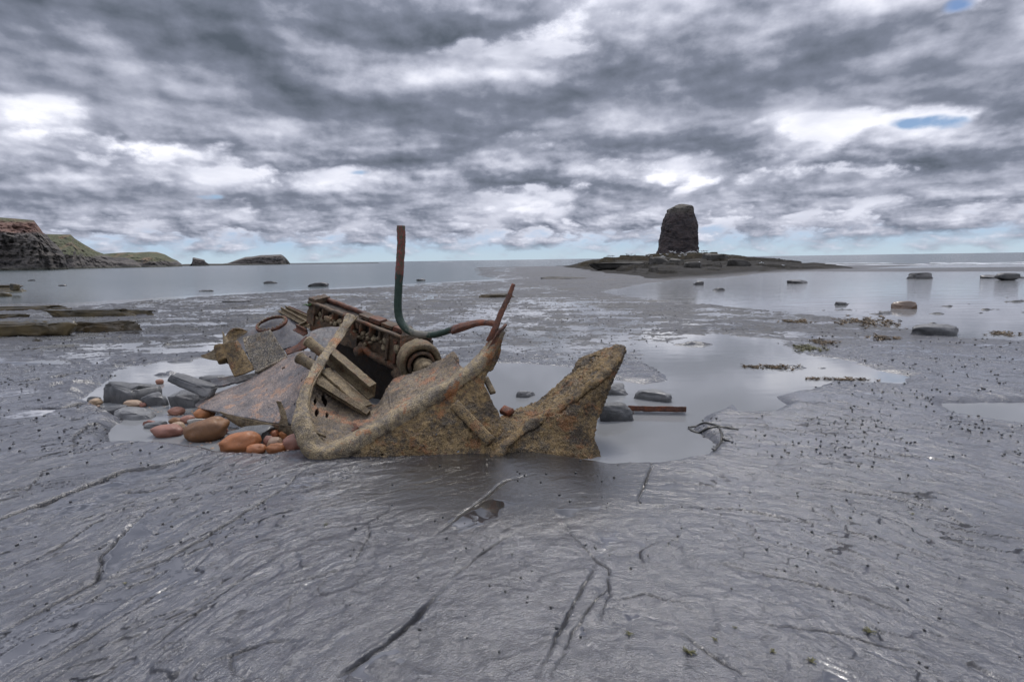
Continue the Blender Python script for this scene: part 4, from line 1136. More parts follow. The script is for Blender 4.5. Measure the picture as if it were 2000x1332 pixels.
# backward bracket at the stem's right edge
part('bracket', prism(P(948, 738, 4.72), P(963, 768, 4.62), rect(.05, .03, .005), (.3, -.8, .4), 10, lambda p: crust(p, .4, 36)), M_BEAM, bow)
part('bracket', prism(P(982, 800, 4.62), P(998, 806, 4.55), rect(.075, .05, .008), (0, -.6, .8), 10, lambda p: crust(p, .9, 37)), M_RED, bow)
# the torn fin on the right, folded along a ridge
fin = [px3((968, 818, 4.45), (966, 850, 4.26), (958, 885, 4.12), (955, 914, 4.07)), px3((984, 808, 4.56), (990, 842, 4.27), (988, 880, 4.14), (988, 914, 4.07)), px3((1010, 797, 4.74), (1016, 838, 4.31), (1014, 875, 4.18), (1014, 914, 4.075)),
       px3((1036, 788, 4.82), (1048, 825, 4.35), (1042, 870, 4.21), (1042, 914, 4.08)), px3((1060, 774, 4.88), (1085, 802, 4.39), (1074, 858, 4.23), (1070, 914, 4.085)), px3((1088, 748, 4.94), (1124, 776, 4.43), (1102, 845, 4.26), (1096, 914, 4.09)),
       px3((1114, 722, 4.99), (1160, 748, 4.48), (1126, 836, 4.28), (1118, 914, 4.095)), px3((1134, 697, 5.04), (1188, 722, 4.55), (1148, 830, 4.30), (1138, 913, 4.10)), px3((1162, 686, 5.06), (1206, 700, 4.62), (1160, 832, 4.31), (1152, 912, 4.11)),
       px3((1192, 677, 5.0), (1219, 687, 4.68), (1162, 836, 4.32), (1166, 911, 4.12)),
       px3((1216, 678, 4.82), (1223, 685, 4.74), (1207, 717, 4.63), (1180, 786, 4.46), (1161, 826, 4.37), (1161, 855, 4.29), (1172, 880, 4.22), (1183, 910, 4.14))]
def fin_keep(u, v, A):
    n_ = fbm3(A.reshape(-1, 3)*13, 4, .65, seed=61).reshape(u.shape)
    k = v > .012+.035*np.maximum(n_+.1, 0)*(u > .2)
    k &= u < .994-.012*np.maximum(n_, 0)
    for cu, cv, a_, b_ in ((.735, .115, .016, .030), (.71, .15, .010, .022), (.745, .175, .006, .022), (.52, .15, .035, .006)):
        k &= ((u-cu)/a_)**2+((v-cv)/b_)**2 > 1+n_*1.2
    return k
part('torn_fin', patch(fin, 230, 170, .02, lambda p: crust(p, 1.6, 41)+.02*fbm3(p*4, 3, seed=42), fin_keep), M_HULL, bow)
ridge = crom(px3((958, 900, 4.08), (990, 866, 4.17), (1020, 842, 4.27), (1056, 818, 4.345), (1095, 795, 4.385), (1134, 768, 4.42), (1165, 744, 4.46), (1192, 720, 4.54), (1214, 692, 4.64)), 110)
part('fold_ridge', sweep(ridge, np.linspace(.045, .030, 110), np.linspace(.022, .016, 110), (-.3, -.6, .7), 22, lambda p: crust(p, 1.9, 43)+.02*fbm3(p*7, 3, seed=44), 2.), M_HULL, bow)
# fallen plate scrap inside the bowl
part('scrap', patch([px3((648, 838, 4.47), (656, 862, 4.32)), px3((672, 828, 4.47), (684, 848, 4.34)), px3((694, 826, 4.48), (700, 834, 4.40))], 20, 14, .02, lambda p: crust(p, .6, 45)), M_RED, bow)

# ================================================================ big flat hull plate on the left
hp = begin('hull_plate', 'wide grey hull plate with pinkish crust sloping down to the cobbles', 'hull plate', tuple(G(500, 838)))
def plate_keep(u, v, A):
    n_ = fbm3(A.reshape(-1, 3)*10, 3, .6, seed=63).reshape(u.shape)
    k = (v < .99-.02*np.maximum(n_, 0)) & (u > .012)
    for cu, cv, a_, b_ in ((.93, .12, .012, .022), (.985, .24, .012, .03), (.955, .32, .013, .014), (.90, .50, .006, .02), (.66, .22, .010, .012), (.83, .40, .003, .008), (.78, .62, .003, .006), (.88, .78, .003, .007), (.70, .80, .003, .006), (.6, .5, .003, .006)):
        k &= ((u-cu)/a_)**2+((v-cv)/b_)**2 > 1+n_*.8
    return k
pl = [px3((377, 791, 5.66), (380, 794, 5.62)), px3((404, 776, 5.74), (404, 790, 5.5), (402, 800, 5.38)), px3((432, 764, 5.80), (432, 786, 5.4), (432, 806, 5.12)), px3((466, 752, 5.82), (464, 785, 5.33), (462, 813, 5.0)),
      px3((500, 733, 5.85), (497, 780, 5.26), (494, 820, 4.90)), px3((545, 702, 5.90), (538, 766, 5.25), (532, 828, 4.80)), px3((585, 686, 5.86), (574, 760, 5.15), (568, 832, 4.70)), px3((618, 688, 5.6), (600, 752, 4.98), (592, 832, 4.60))]
part('plate', patch(pl, 240, 110, .016, lambda p: crust(p, .45, 65)+.012*fbm3(p*3, 3, seed=66), plate_keep), M_PLATE, hp)
part('folded_lip', patch([px3((428, 804, 5.14), (436, 812, 5.12)), px3((462, 813, 5.0), (458, 822, 5.0), (464, 832, 5.0)), px3((494, 820, 4.90), (490, 832, 4.9), (494, 842, 4.92)), px3((532, 828, 4.80), (530, 842, 4.80), (536, 853, 4.84)), px3((592, 834, 4.60), (590, 848, 4.62), (594, 862, 4.7))], 110, 26, .014, lambda p: crust(p, .6, 67)), M_BEAM, hp)
part('tab', patch([px3((540, 783, 4.80), (545, 800, 4.78), (548, 815, 4.74), (543, 832, 4.72)), px3((549, 784, 4.82), (557, 802, 4.79), (561, 818, 4.75), (563, 833, 4.71))], 14, 40, .02, lambda p: crust(p, .6, 69)), M_BEAM, hp)
part('under_plate', patch([px3((410, 742, 5.95), (416, 756, 5.82)), px3((450, 734, 6.0), (452, 752, 5.86)), px3((500, 728, 6.0), (502, 735, 5.92))], 50, 18, .016, lambda p: crust(p, .7, 71), lambda u, v, A: v < .98-.25*np.maximum(fbm3(A.reshape(-1, 3)*12, 2, seed=72).reshape(u.shape), 0)), M_SLATEPL, hp)

# ================================================================ bent tank plates behind it
tk = begin('bent_tank', 'bent brown tank plate with one speckled grey face', 'tank plate', tuple(G(490, 735)))
part('panel', patch([px3((474, 660, 6.1), (482, 690, 5.98), (501, 730, 5.84)), px3((500, 652, 6.12), (512, 682, 6.0), (532, 717, 5.86)), px3((528, 644, 6.14), (543, 668, 6.02), (564, 702, 5.88))], 70, 60, .02, lambda p: crust(p, .6, 75)), M_TANK, tk)
part('panel', patch([px3((437, 672, 6.1), (444, 705, 5.95), (457, 735, 5.82)), px3((458, 667, 6.02), (470, 700, 5.9), (480, 728, 5.8)), px3((464, 664, 6.08), (482, 694, 5.94), (497, 721, 5.87))], 60, 60, .02, lambda p: crust(p, .7, 77)), M_HULL, tk, label='brown mottled panel turned to the viewer')
part('edge_bar', prism(P(499, 728, 5.84), P(562, 698, 5.87), rect(.03, .03, .005), (0, -.5, .8), 16, lambda p: crust(p, .5, 78)), M_TANK, tk)
sc_ = begin('torn_plate', 'pointed brown plate scrap with a curled end at far left of the wreck', 'plate scrap', tuple(G(430, 708)))
part('point', patch([px3((392, 694, 6.3), (394, 698, 6.28)), px3((408, 688, 6.28), (412, 702, 6.22)), px3((430, 674, 6.24), (432, 706, 6.15)), px3((452, 664, 6.2), (458, 716, 6.1))], 50, 30, .03, lambda p: crust(p, .9, 81)), M_BEAM, sc_)
part('roll', sweep(crom(px3((428, 676, 6.14), (431, 690, 6.10), (437, 706, 6.05)), 20), .055, .055, (0, 0, 1), 20, lambda p: crust(p, .9, 82)), M_HULL, sc_)
part('fin', patch([px3((434, 647, 6.45), (436, 676, 6.30)), px3((439, 655, 6.4), (441, 676, 6.28)), px3((450, 669, 6.33), (452, 676, 6.25))], 18, 20, .02, lambda p: crust(p, .6, 83)), M_BEAM, sc_)
part('curl', patch([px3((445, 670, 6.46), (442, 656, 6.50), (450, 645, 6.56), (464, 643, 6.6)), px3((458, 669, 6.5), (456, 656, 6.56), (466, 646, 6.62), (476, 644, 6.66)), px3((474, 668, 6.55), (474, 658, 6.6), (480, 650, 6.66), (484, 648, 6.7))], 30, 40, .016, lambda p: crust(p, .6, 85)), M_HULL, sc_)

# ================================================================ plate with the oval hatch ring
ht = begin('hatch_plate', 'slate grey plate carrying a rusty oval hatch ring, behind the tank', 'hull plate', tuple(G(540, 690)))
HP = [px3((452, 664, 6.55), (470, 682, 6.35), (480, 690, 6.28)), px3((500, 640, 6.75), (515, 665, 6.45), (535, 690, 6.2)), px3((551, 608, 7.0), (560, 645, 6.55), (566, 682, 6.2)), px3((600, 634, 6.75), (600, 655, 6.45), (600, 676, 6.15))]
part('plate', patch(HP, 110, 70, .016, lambda p: crust(p, .35, 91)+.01*fbm3(p*4, 2, seed=92), lambda u, v, A: v < .985-.10*np.maximum(fbm3(A.reshape(-1, 3)*9, 3, seed=93).reshape(u.shape), 0)), M_SLATEPL, ht)
th = np.linspace(0, 2*np.pi, 81)[:-1]
ca, sa = math.cos(-.30), math.sin(-.30)
ring = np.array([P(530.5+30*math.cos(q)*ca-11.5*math.sin(q)*sa, 633+30*math.cos(q)*sa+11.5*math.sin(q)*ca, 6.62-.16*(math.sin(q)*1.0+.1*math.cos(q))) for q in th])
ring_c = np.vstack([ring, ring[:1]])
cen = ring.mean(0); inw = cen-ring_c
hr = part('hatch_ring', sweep(ring_c, .013, .018, np.array([0, -.5, .85]), 12, lambda p: crust(p, .5, 95), 3., caps=False), M_RED, ht)
v1, f1 = ICO[2]
bm_ = mesh_np('bolt', v1*np.array([.012, .012, .010]), f1, M_KNOB)
for k in range(0, 80, 4):
    obj('bolt', bm_ if k == 0 else bpy.data.meshes['bolt'], hr, loc=tuple(cen+(ring[k]-cen)*.90+np.array([0, -.008, .020])-CUR[0]))
rl = begin('angle_rails', 'pair of rusty angle bars lying from hatch plate to engine', 'iron rail', tuple(P(590, 625, 6.75)))
for a_, b_, sd in (((551, 606, 7.0), (628, 648, 6.45), 1), ((560, 604, 7.05), (640, 640, 6.5), 2), ((566, 604, 7.12), (608, 622, 6.9), 3)):
    part('rail', prism(P(*a_), P(*b_), angle(.055, .05, .010), (.1, -.5, .85), 18, lambda p: crust(p, .4, 97+sd)), M_BEAM if sd != 3 else M_RED, rl, smooth=False)
part('corner_bracket', prism(P(581, 641, 6.35), P(602, 652, 6.25), angle(.06, .06, .012), (.1, -.5, .85), 8, lambda p: crust(p, .3, 101)), M_RED, rl, smooth=False)
part('corner_bracket', prism(P(583, 641, 6.36), P(602, 631, 6.45), angle(.05, .05, .012), (.1, -.5, .85), 8, lambda p: crust(p, .3, 102)), M_BEAM, rl, smooth=False)
dk = solo('torn_plate', patch([px3((556, 684, 6.05), (560, 692, 5.95)), px3((580, 672, 6.08), (584, 684, 5.95)), px3((598, 656, 6.15), (598, 678, 5.95))], 40, 20, .02, lambda p: crust(p, .6, 103)), M_RED, 'dark red rusty strip below the hatch plate', 'plate scrap')

# ================================================================ engine
EA, EB = P(606, 590, 6.25), P(818, 672, 5.62)
eng = begin('engine', 'rusted inline engine block tilted on its side behind the bow', 'engine', (float((EA+EB)[0]/2), float((EA+EB)[1]/2)+.2, 0.0))
ex = EB-EA; EL = float(np.linalg.norm(ex)); ex /= EL
ez = np.array([0, -.10, 1.0]); ez -= ex*(ez@ex); ez /= np.linalg.norm(ez)
ey = np.cross(ez, ex)
def Lc(s, z, y): return EA+ex*(s*EL)+ez*z+ey*y
def ebox(s0, s1, z0, z1, y0, y1, amp=.8, seed=0, res=.02):
    """rough casting: box in engine coordinates with scale relief"""
    dims = np.array([(s1-s0)*EL, y1-y0, z1-z0]); n_ = np.clip((dims/res).astype(int), 3, 60)
    V, Fq, c0 = [], [], 0
    for ax in range(3):
        o1, o2 = [q for q in range(3) if q != ax]
        for side in (0, 1):
            a, b_ = np.meshgrid(np.linspace(0, 1, n_[o1]), np.linspace(0, 1, n_[o2]), indexing='ij')
            q = np.zeros((a.size, 3)); q[:, o1] = a.ravel(); q[:, o2] = b_.ravel(); q[:, ax] = side
            w_ = q-.5; 
            V.append(q); g = grid_faces(n_[o1], n_[o2])+c0
            Fq.append(g if (side == 1) != (ax == 1) else g[:, ::-1]); c0 += a.size
    q = np.concatenate(V); rd = np.clip(np.abs(q-.5)*2, 0, 1)
    pw_ = EA+ex*((s0+(s1-s0)*q[:, 0])*EL)[:, None]+ey*(y0+(y1-y0)*q[:, 1])[:, None]+ez*(z0+(z1-z0)*q[:, 2])[:, None]
    cen_ = EA+ex*((s0+s1)/2*EL)+ey*((y0+y1)/2)+ez*((z0+z1)/2)
    dr = pw_-cen_; dr /= np.linalg.norm(dr, axis=1)[:, None]+1e-9
    return pw_+dr*crust(pw_, amp*1.3, seed)[:, None], np.concatenate(Fq)
part('cylinder_block', ebox(0, 1, -.40, -.015, .09, .24, 1.2, 111), M_DARK, eng)
part('sump', ebox(.10, 1.0, -.95, -.36, .14, .46, 1.5, 113, .03), M_DARK, eng)
part('crankcase', ebox(.0, .46, -.34, -.16, .02, .2, 1.8, 115), M_ENG, eng)
part('crankcase', ebox(.50, .70, -.32, -.17, .03, .2, 1.8, 116), M_ENG, eng)
part('timing_cover', ebox(.70, 1.0, -.36, -.03, .0, .2, 1.5, 117), M_ENG, eng)
part('top_rail', prism(Lc(-.01, 0, .0), Lc(1.02, 0, .0), rect(.05, .028, .006), ez, 40, lambda p: crust(p, .8, 119)), M_ENG, eng)
part('back_rail', prism(Lc(.04, .012, .20), Lc(1.0, .012, .20), rect(.05, .04, .008), ez, 40, lambda p: crust(p, 1.0, 121)), M_RED, eng)
part('end_plate', ebox(-.02, .045, -.24, .045, .0, .22, 1.3, 122), M_ENG, eng)
for s0 in (.05, .135, .235, .325, .42, .495, .585, .67, .745):
    part('port_rib', prism(Lc(s0, -.005, .03), Lc(s0, -.125, .03), rect(.028, .09, .006), -ey, 10, lambda p: crust(p, .8, int(s0*400))), M_ENG, eng)
for k, s0 in enumerate((.47, .57, .68, .79, .90)):
    part('cover_block', ebox(s0-.045, s0+.045, .005, 0.040+.01*(k % 2), .07, .19, .8, 130+k), M_RED if k % 2 else M_ENG, eng)
rs = np.random.RandomState(12)
kv, kf = ICO[3]
kms = []
for k in range(4):
    q = kv*(1+.25*fbm3(kv*2.2+k*7, 3, seed=140+k))[:, None]*np.array([.026, .026, .03])
    kms.append(mesh_np('valve_knob', q, kf, M_KNOB))
for i in range(46):
    left_ = i % 2 == 0
    s_ = rs.uniform(.06, .42) if left_ else rs.uniform(.49, .74)
    z_ = -.075-abs(rs.normal())*.055-(.02 if left_ else .03)
    o = obj('valve_knob', kms[i % 4], eng, loc=tuple(Lc(s_, max(z_, -.23), rs.uniform(-.01, .05))-CUR[0]))
    o.rotation_euler = tuple(rs.uniform(0, 6, 3)); s3 = rs.uniform(.55, 1.1); o.scale = (s3, s3, s3*rs.uniform(.9, 1.7))
for s0, z0, r_, l_ in ((.86, -.12, .048, .10), (.54, -.30, .05, .14), (.47, -.05, .04, .06)):
    pth = crom(np.array([Lc(s0, z0, .06), Lc(s0-.02, z0-.01, .06-l_)]), 14)
    part('pump', sweep(pth, r_, r_, ez, 24, lambda p: crust(p, 1.2, 150)), M_KNOB if s0 > .8 else M_ENG, eng)
part('manifold', sweep(crom(np.array([Lc(.50, -.26, .02), Lc(.62, -.30, -.02), Lc(.75, -.33, .0), Lc(.84, -.36, .02)]), 40), .035, .035, ez, 18, lambda p: crust(p, 1.2, 152)), M_ENG, eng)
part('drain_pipe', sweep(crom(np.array([Lc(.84, -.38, .0), Lc(.92, -.42, -.03), Lc(1.0, -.45, -.06)]), 24), .06, .06, ez, 20, lambda p: crust(p, 1.3, 153)), M_ENG, eng)
for s0 in (.75, .82, .90):
    part('stud', prism(Lc(s0, -.06, -.012), Lc(s0+.005, -.30, -.012), rect(.03, .03, .006), -ey, 12, lambda p: crust(p, .9, int(s0*100))), M_RED if s0 == .82 else M_ENG, eng)
part('outlet_fitting', sweep(crom(px3((804, 684, 5.66), (798, 662, 5.68), (797, 648, 5.70), (797, 638, 5.72)), 30), np.interp(np.linspace(0, 1, 30), [0, .55, .7, .9, 1], [.10, .085, .06, .055, .03]), np.interp(np.linspace(0, 1, 30), [0, .6, .7, .9, 1], [.09, .075, .055, .05, .025]), (0, -1, 0), 26, lambda p: crust(p, 1.8, 155), 3.), M_ENG, eng)
# flywheel housing and shaft drum
ax_ = ex*.80-ey*.60; ax_ /= np.linalg.norm(ax_)
fc = P(822, 711, 5.42)
def lathe(c0, axis, prof, n=56, seed=0, amp=.6):
    """rings (offset along the axis, radius)"""
    s_ = np.cross(axis, [0, 0, 1.0]); s_ /= np.linalg.norm(s_); u2 = np.cross(s_, axis)
    th_ = np.linspace(0, 2*np.pi, n, endpoint=False)
    V = np.array([c0+axis*o_+(s_[None]*np.cos(th_)[:, None]+u2[None]*np.sin(th_)[:, None])*r_ for o_, r_ in prof]).reshape(-1, 3)
    ctr = np.repeat(np.array([c0+axis*o_ for o_, r_ in prof]), n, 0); d_ = V-ctr; d_ /= np.linalg.norm(d_, axis=1)[:, None]+1e-9
    return V+d_*crust(V, amp, seed)[:, None], grid_faces(len(prof), n, True)
part('flywheel', lathe(fc, ax_, [(-.16, .05), (-.16, .195), (-.12, .205), (-.06, .21), (0, .21), (.018, .20), (.018, .165), (.0, .15), (-.05, .145), (-.06, .135), (-.06, .03)], seed=160, amp=1.0), M_BEAM, eng)
part('bearing_ring', lathe(fc, ax_, [(-.05, .12), (.005, .135), (.025, .132), (.03, .11), (.01, .095), (-.05, .09)], seed=162, amp=.6), M_ENG, eng)
part('shaft_drum', lathe(fc+ax_*.04, ax_, [(-.09, .015), (-.09, .075), (.03, .085), (.05, .098), (.065, .098), (.07, .085), (.14, .08), (.155, .088), (.165, .07), (.165, .005)], seed=164, amp=.8), M_BEAM, eng)

# bent pipe standing on the engine
PP = crom(px3((783, 441, 5.42), (783.5, 480, 5.42), (781, 520, 5.42), (778.5, 560, 5.42), (777, 595, 5.42), (779, 618, 5.42), (786, 634, 5.40), (799, 646, 5.37), (818, 653, 5.33), (845, 654, 5.26), (868, 649, 5.18), (890, 641, 5.08), (915, 634, 4.99), (940, 630, 4.90), (960, 632, 4.84), (972, 636, 4.80)), 190)
u_ = np.linspace(0, 1, 190)
pr_ = np.interp(u_, [0, .10, .22, .25, .42, .56, .70, .78, .97, 1], [.038, .039, .040, .036, .037, .034, .027, .031, .024, .02])
def pdisp(p): return crust(p, .25, 170)+np.where(p[:, 2] > 1.42, crust(p, .5, 172), 0)
pipe = begin('bent_pipe', 'green and red paint flaked pipe rising upright from the engine then bending right', 'pipe', tuple(P(797, 650, 5.4)))
part('pipe', sweep(PP, pr_, pr_, (0, 1, .3), 26, pdisp), M_PIPE, pipe)
part('split_sleeve', patch([px3((883, 654, 5.04), (880, 648, 5.03), (884, 640, 5.05)), px3((908, 646, 4.95), (906, 638, 4.94), (908, 631, 4.97)), px3((936, 637, 4.87), (936, 631, 4.86), (938, 625, 4.88)), px3((966, 637, 4.79), (966, 631, 4.79), (966, 626, 4.81))], 60, 16, .02, lambda p: crust(p, .5, 174)), M_RED, pipe)

# iron bar in the right pool
ib = begin('iron_bar', 'rusty angle iron lying in the pool right of the wreck', 'iron bar', tuple(G(1285, 806)))
g1, g2 = G(1226, 803, .02), G(1340, 805, .02)
part('bar', prism(g1, g2, angle(-.07, .055, .012), (0, 0, 1), 40, lambda p: crust(p, .5, 180)), M_RED, ib, smooth=False)
part('bar_foot', patch([np.array([g1+[-.16, -.05, 0], g1+[-.16, .06, .01]]), np.array([g1+[-.03, -.07, .0], g1+[-.02, .05, .012]]), np.array([g1+[.06, -.03, .0], g1+[.05, .03, .012]])], 30, 12, .02, lambda p: crust(p, .5, 182)), M_PLATE, ib)

# ================================================================ weed, shells and birds
def tuft(c0, size, n, seed, droop=.5):
    rs_ = np.random.RandomState(seed); parts_ = []
    for _ in range(n):
        a = rs_.uniform(0, 2*np.pi); L0 = size*rs_.uniform(.5, 1.0)
        k = np.linspace(0, 1, 7)
        pth = np.stack([np.cos(a)*L0*k*.7+.1*size*np.sin(4*k+a), np.sin(a)*L0*k*.7, size*.30*np.sin(k*np.pi*.7)*rs_.uniform(.3, 1)+.002], 1)+c0
        parts_.append(sweep(pth, size*.09*(1-.5*k), size*.025, (0, 0, 1), 6))
    return merge(*parts_)
TG = 'small weed tufts scattered on the foreground shelf'
for i, (px, py, s, lab) in enumerate([(1697, 1236, .045, 'tallest yellowish weed tuft standing on the right foreground shelf'), (1228, 1236, .03, 'small yellow green weed tuft right of the long foreground crack'),
                                      (1397, 1247, .025, 'tiny weed tuft at the start of a short crack on the right'), (1508, 1270, .03, 'flat dark green tuft at the bottom right of the shelf'),
                                      (1436, 1224, .02, 'tiny yellow tuft above the flat dark green one'), (1782, 1006, .028, 'olive weed tuft halfway up the right shelf'),
                                      (637, 1024, .028, 'green weed wisp on the shelf below the bow'), (1345, 1270, .05, 'dark weed wisp lying along the short right crack'),
                                      (1585, 1288, .035, 'dark stringy weed near the bottom edge right of centre'), (244, 1135, .022, 'brown weed crumb beside the crack on the left')]):
    g0 = G(px, py, .055); g0[2] = H1(g0[0], g0[1])
    solo('seaweed_tuft', tuft(g0, s, 9, 300+i), M_GREEN, lab, 'seaweed', TG)
solo('seaweed_tuft', tuft(P(603, 598, 6.24)+np.array([0, 0, .0]), .10, 26, 330), M_FRESH, 'bright green weed tuft on the upper left corner of the engine', 'seaweed')
BG = 'brown weed mats on the far shelf'
for i, (px, py, w_, h_, n, lab) in enumerate([(1690, 629, 66, 9, 130, 'largest orange brown weed mat at the edge of the far pool'), (1605, 668, 22, 5, 45, 'small brown weed mat left of the large flat boulder'), (1580, 680, 32, 5, 60, 'dark weed mat left of the bright pool'),
                                              (1720, 661, 32, 2.5, 40, 'thin weed streak between the mats and the flat boulder'), (1965, 652, 34, 3, 40, 'thin dark weed streak at the right picture edge'), (1560, 628, 40, 3, 45, 'faint weed streak left of the largest mat'),
                                              (1500, 716, 60, 3, 60, 'long dark weed line crossing the bright pool'), (1640, 740, 70, 2.5, 50, 'weed line along the front of the bright pool')]):
    rs_ = np.random.RandomState(400+i); tl = []
    for _ in range(n):
        q = rs_.normal(size=2)*.5
        g0 = G(px+q[0]*w_, py+q[1]*h_ + q[0]*h_*.5, .01); g0[2] = max(H1(g0[0], g0[1]), 0.0)
        tl.append(tuft(g0, rs_.uniform(.08, .2)*(g0[1]/14), 5, rs_.randint(9999)))
    solo('seaweed_mat', merge(*tl), M_WEED if i != 2 else M_GREEN, lab, 'seaweed', BG, kind='stuff')
kl = []
for pts, w_ in (([(1345, 829), (1362, 827), (1385, 832), (1405, 838)], .016), ([(1345, 831), (1360, 838), (1385, 840), (1405, 839)], .015), ([(1400, 838), (1425, 842), (1442, 845)], .010), ([(1404, 840), (1410, 856), (1402, 872), (1395, 880)], .009), ([(1410, 858), (1425, 866)], .012)):
    q = crom(np.array([G(*z_, .03) for z_ in pts]), 24); q[:, 2] = np.maximum(shore(q[:, 0], q[:, 1]), 0)+.005
    kl.append(sweep(q, w_*(1+.8*fbm3(q*12, 2, seed=7)), .006, (0, 0, 1), 8))
m_, t, b, _ = new_mat('black_kelp'); setin(t, b, 'Base Color', (.016, .015, .011)); setin(t, b, 'Roughness', .4)
solo('kelp_strand', merge(*kl), m_, 'black looped kelp strand at the right rim of the pool', 'seaweed')

# periwinkles: black dots all over the shelf
rs = np.random.RandomState(21)
cand = []
ZONES = [((0, 2000, 905, 1332), 300), ((1250, 2000, 640, 900), 950), ((0, 400, 690, 900), 300), ((620, 1330, 585, 700), 700), ((0, 600, 600, 690), 350)]
for (x0, x1, y0, y1), n in ZONES:
    k = 0
    while k < n:
        px, py = rs.uniform(x0, x1), rs.uniform(y0, y1)
        if y0 == 905 and rs.uniform() > (.15+.85*(1-(py-905)/427)**1.3): continue
        cand.append((px, py)); k += 1
cp = np.array([G(a, b_, .03)[:2] for a, b_ in cand])
hz = shore(cp[:, 0], cp[:, 1])
clus = fbm2(cp[:, 0]*1.1, cp[:, 1]*.8, 3, seed=500)
ok = (hz > -.015) & (clus > -.12)
cp, hz = cp[ok], np.maximum(hz[ok], 0)
size = rs.uniform(.0035, .0075, len(cp))*np.clip(1+(np.hypot(cp[:, 0], cp[:, 1])-3)*.16, .9, 3.2)
order = np.argsort(-size/np.hypot(cp[:, 0], cp[:, 1]))
sv, sf = ICO[2]
sv = sv*(1+.18*fbm3(sv*2, 2, seed=9))[:, None]; sv = sv*np.array([1.15, .9, .75]); sv[:, 0] += .25*np.maximum(sv[:, 2], 0)
pw_m = mesh_np('periwinkle', sv, sf, M_SHELL)
for i in order[:300]:
    o = obj('periwinkle', pw_m, None, 'tiny black periwinkle shell clinging to the wet grey shelf', 'sea snail', 'black periwinkles on the shelf', loc=(cp[i, 0], cp[i, 1], hz[i]+size[i]*.35))
    o.scale = (size[i],)*3; o.rotation_euler = (0, 0, rs.uniform(0, 6))
sv1, sf1 = ICO[1]
solo('periwinkle_scatter', merge(*[(rotz(sv1*size[i]*np.array([1.1, .9, .7]), i)+np.array([cp[i, 0], cp[i, 1], hz[i]+size[i]*.3]), sf1) for i in order[300:]]), M_SHELL, 'scatter of tiny black shells over the far shelf', 'sea snails', kind='stuff')

# gulls on the mound
def gull_parts(L0):
    k = np.linspace(0, 1, 12)
    body = np.stack([-(.5-k)*L0*.62, 0*k, .30*L0+.10*L0*k], 1)
    rb_ = L0*.125*np.sin(np.pi*np.clip(k*.94+.04, 0, 1))**.7
    bd = sweep(body, rb_*.9, rb_, (0, 0, 1), 10)
    hd = (ICO[2][0]*L0*.085+np.array([.30*L0, 0, .50*L0]), ICO[2][1])
    nk = sweep(np.array([[.2*L0, 0, .38*L0], [.27*L0, 0, .44*L0], [.30*L0, 0, .5*L0]]), np.array([.09, .075, .07])*L0, np.array([.09, .075, .07])*L0, (0, 1, 0), 8)
    wings = []
    for s_ in (-1, 1):
        wings.append(sweep(np.stack([.2*L0-k*L0*.75, s_*L0*(.10-.07*k), L0*(.40-.06*k)], 1), L0*.03*(1-.8*k), L0*.085*(1-.7*k), (0, 0, 1), 8))
    legs = [sweep(np.array([[.02*L0, s_*.04*L0, .25*L0], [.02*L0, s_*.04*L0, .0]]), .012*L0, .012*L0, (0, 1, 0), 6) for s_ in (-1, 1)]
    return merge(bd, hd, nk), merge(*wings), merge(*legs)
GL = [(1188, 500), (1192, 501), (1197, 501), (1224, 499), (1227, 500), (1233, 499), (1240, 500), (1263, 500.5), (1267, 500), (1272, 501.5), (1290, 501), (1293, 502), (1297, 503), (1303, 499), (1309, 491), (1311, 493), (1317, 494), (1318, 495),
      (1327, 503), (1330, 496), (1332, 495), (1336, 496), (1338, 504), (1340, 496), (1344, 494), (1347, 492), (1350, 494), (1354, 492), (1356, 493), (1360, 494), (1364, 491), (1371, 489.5), (1372, 495), (1375, 491), (1380, 492), (1365, 515), (1485, 516), (1489, 516.5), (1530, 519)]
gb, gw, gl = gull_parts(.62)
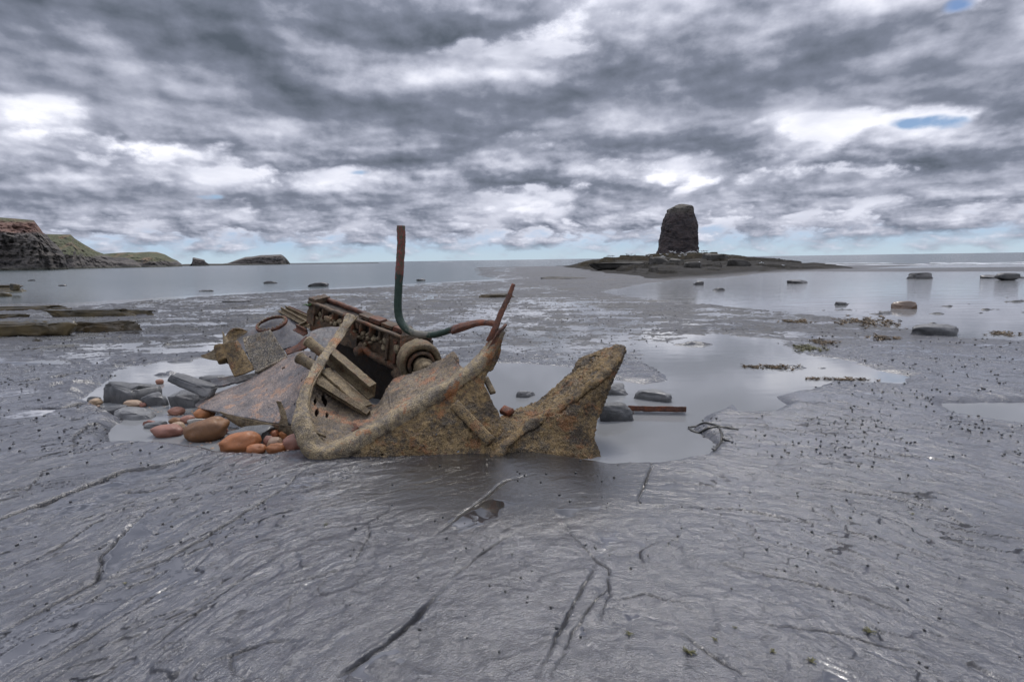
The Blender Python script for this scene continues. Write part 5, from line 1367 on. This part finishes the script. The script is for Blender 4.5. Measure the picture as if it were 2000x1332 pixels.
gmb = mesh_np('gull', gb[0], gb[1], M_WHITE); gmw = mesh_np('wings', gw[0], gw[1], M_GREYF); gml = mesh_np('legs', gl[0], gl[1], M_DARK)
ys = np.concatenate([np.linspace(30, 107, 500)])
rs = np.random.RandomState(33)
for i, (px, py) in enumerate(GL):
    r = ray(px, py+2.0)
    pts = CAMP+r[None]*(ys/r[1])[:, None]
    hh = shore(pts[:, 0], pts[:, 1])
    hit = np.nonzero(pts[:, 2] <= hh)[0]
    if len(hit): q = pts[hit[0]]; q[2] = hh[hit[0]]
    else:
        j = np.argmin(pts[:, 2]-hh); q = pts[j].copy(); q[2] = hh[j]
    lab = ('white gull in the trio farthest left on the mound ridge' if px < 1200 else 'white gull in the loose row on the ridge left of the sea stack' if px < 1245 else
           'white gull standing near the left foot of the sea stack' if px < 1306 else 'lone white gull standing on the tilted block of the front slope' if (px, py) == (1365, 515) else
           'white gull in the crowd along the foot of the sea stack' if px < 1400 else 'white gull of the pair far down the right flank' if px < 1500 else 'single white gull farthest right, on the low reef')
    o = obj('gull', gmb, None, lab, 'gull', 'gulls resting on the mound', loc=tuple(q))
    obj('wings', gmw, o); obj('legs', gml, o)
    o.rotation_euler = (0, 0, rs.choice([0, math.pi])+rs.uniform(-.6, .6)); s3 = rs.uniform(.85, 1.15)*q[1]/100; o.scale = (s3,)*3

# thin lines of surf
def surf(pts, w_, seed, name='surf_line'):
    q = crom(np.array([G(*z_) for z_ in pts]), 120)
    n_ = fbm2(q[:, 0]*.5, q[:, 1]*.2, 4, .6, seed=seed)
    a_ = np.clip(.35+n_*1.2, .02, 1)*w_
    q[:, 2] = .03
    return sweep(q, a_, .05+.10*np.clip(n_+.3, 0, 1), (0, 0, 1), 8)
solo('surf', merge(surf([(1560, 516.5), (1660, 515.4), (1740, 515.5)], 1.2, 1), surf([(1820, 514.3), (1900, 514.8), (2020, 513.5)], 1.2, 2), surf([(1620, 519), (1800, 518), (2020, 517)], .5, 3), surf([(860, 512.2), (870, 512.2), (882, 512)], 5, 5)), M_FOAM, 'thin broken lines of white surf far out on the sea', 'surf', kind='stuff')
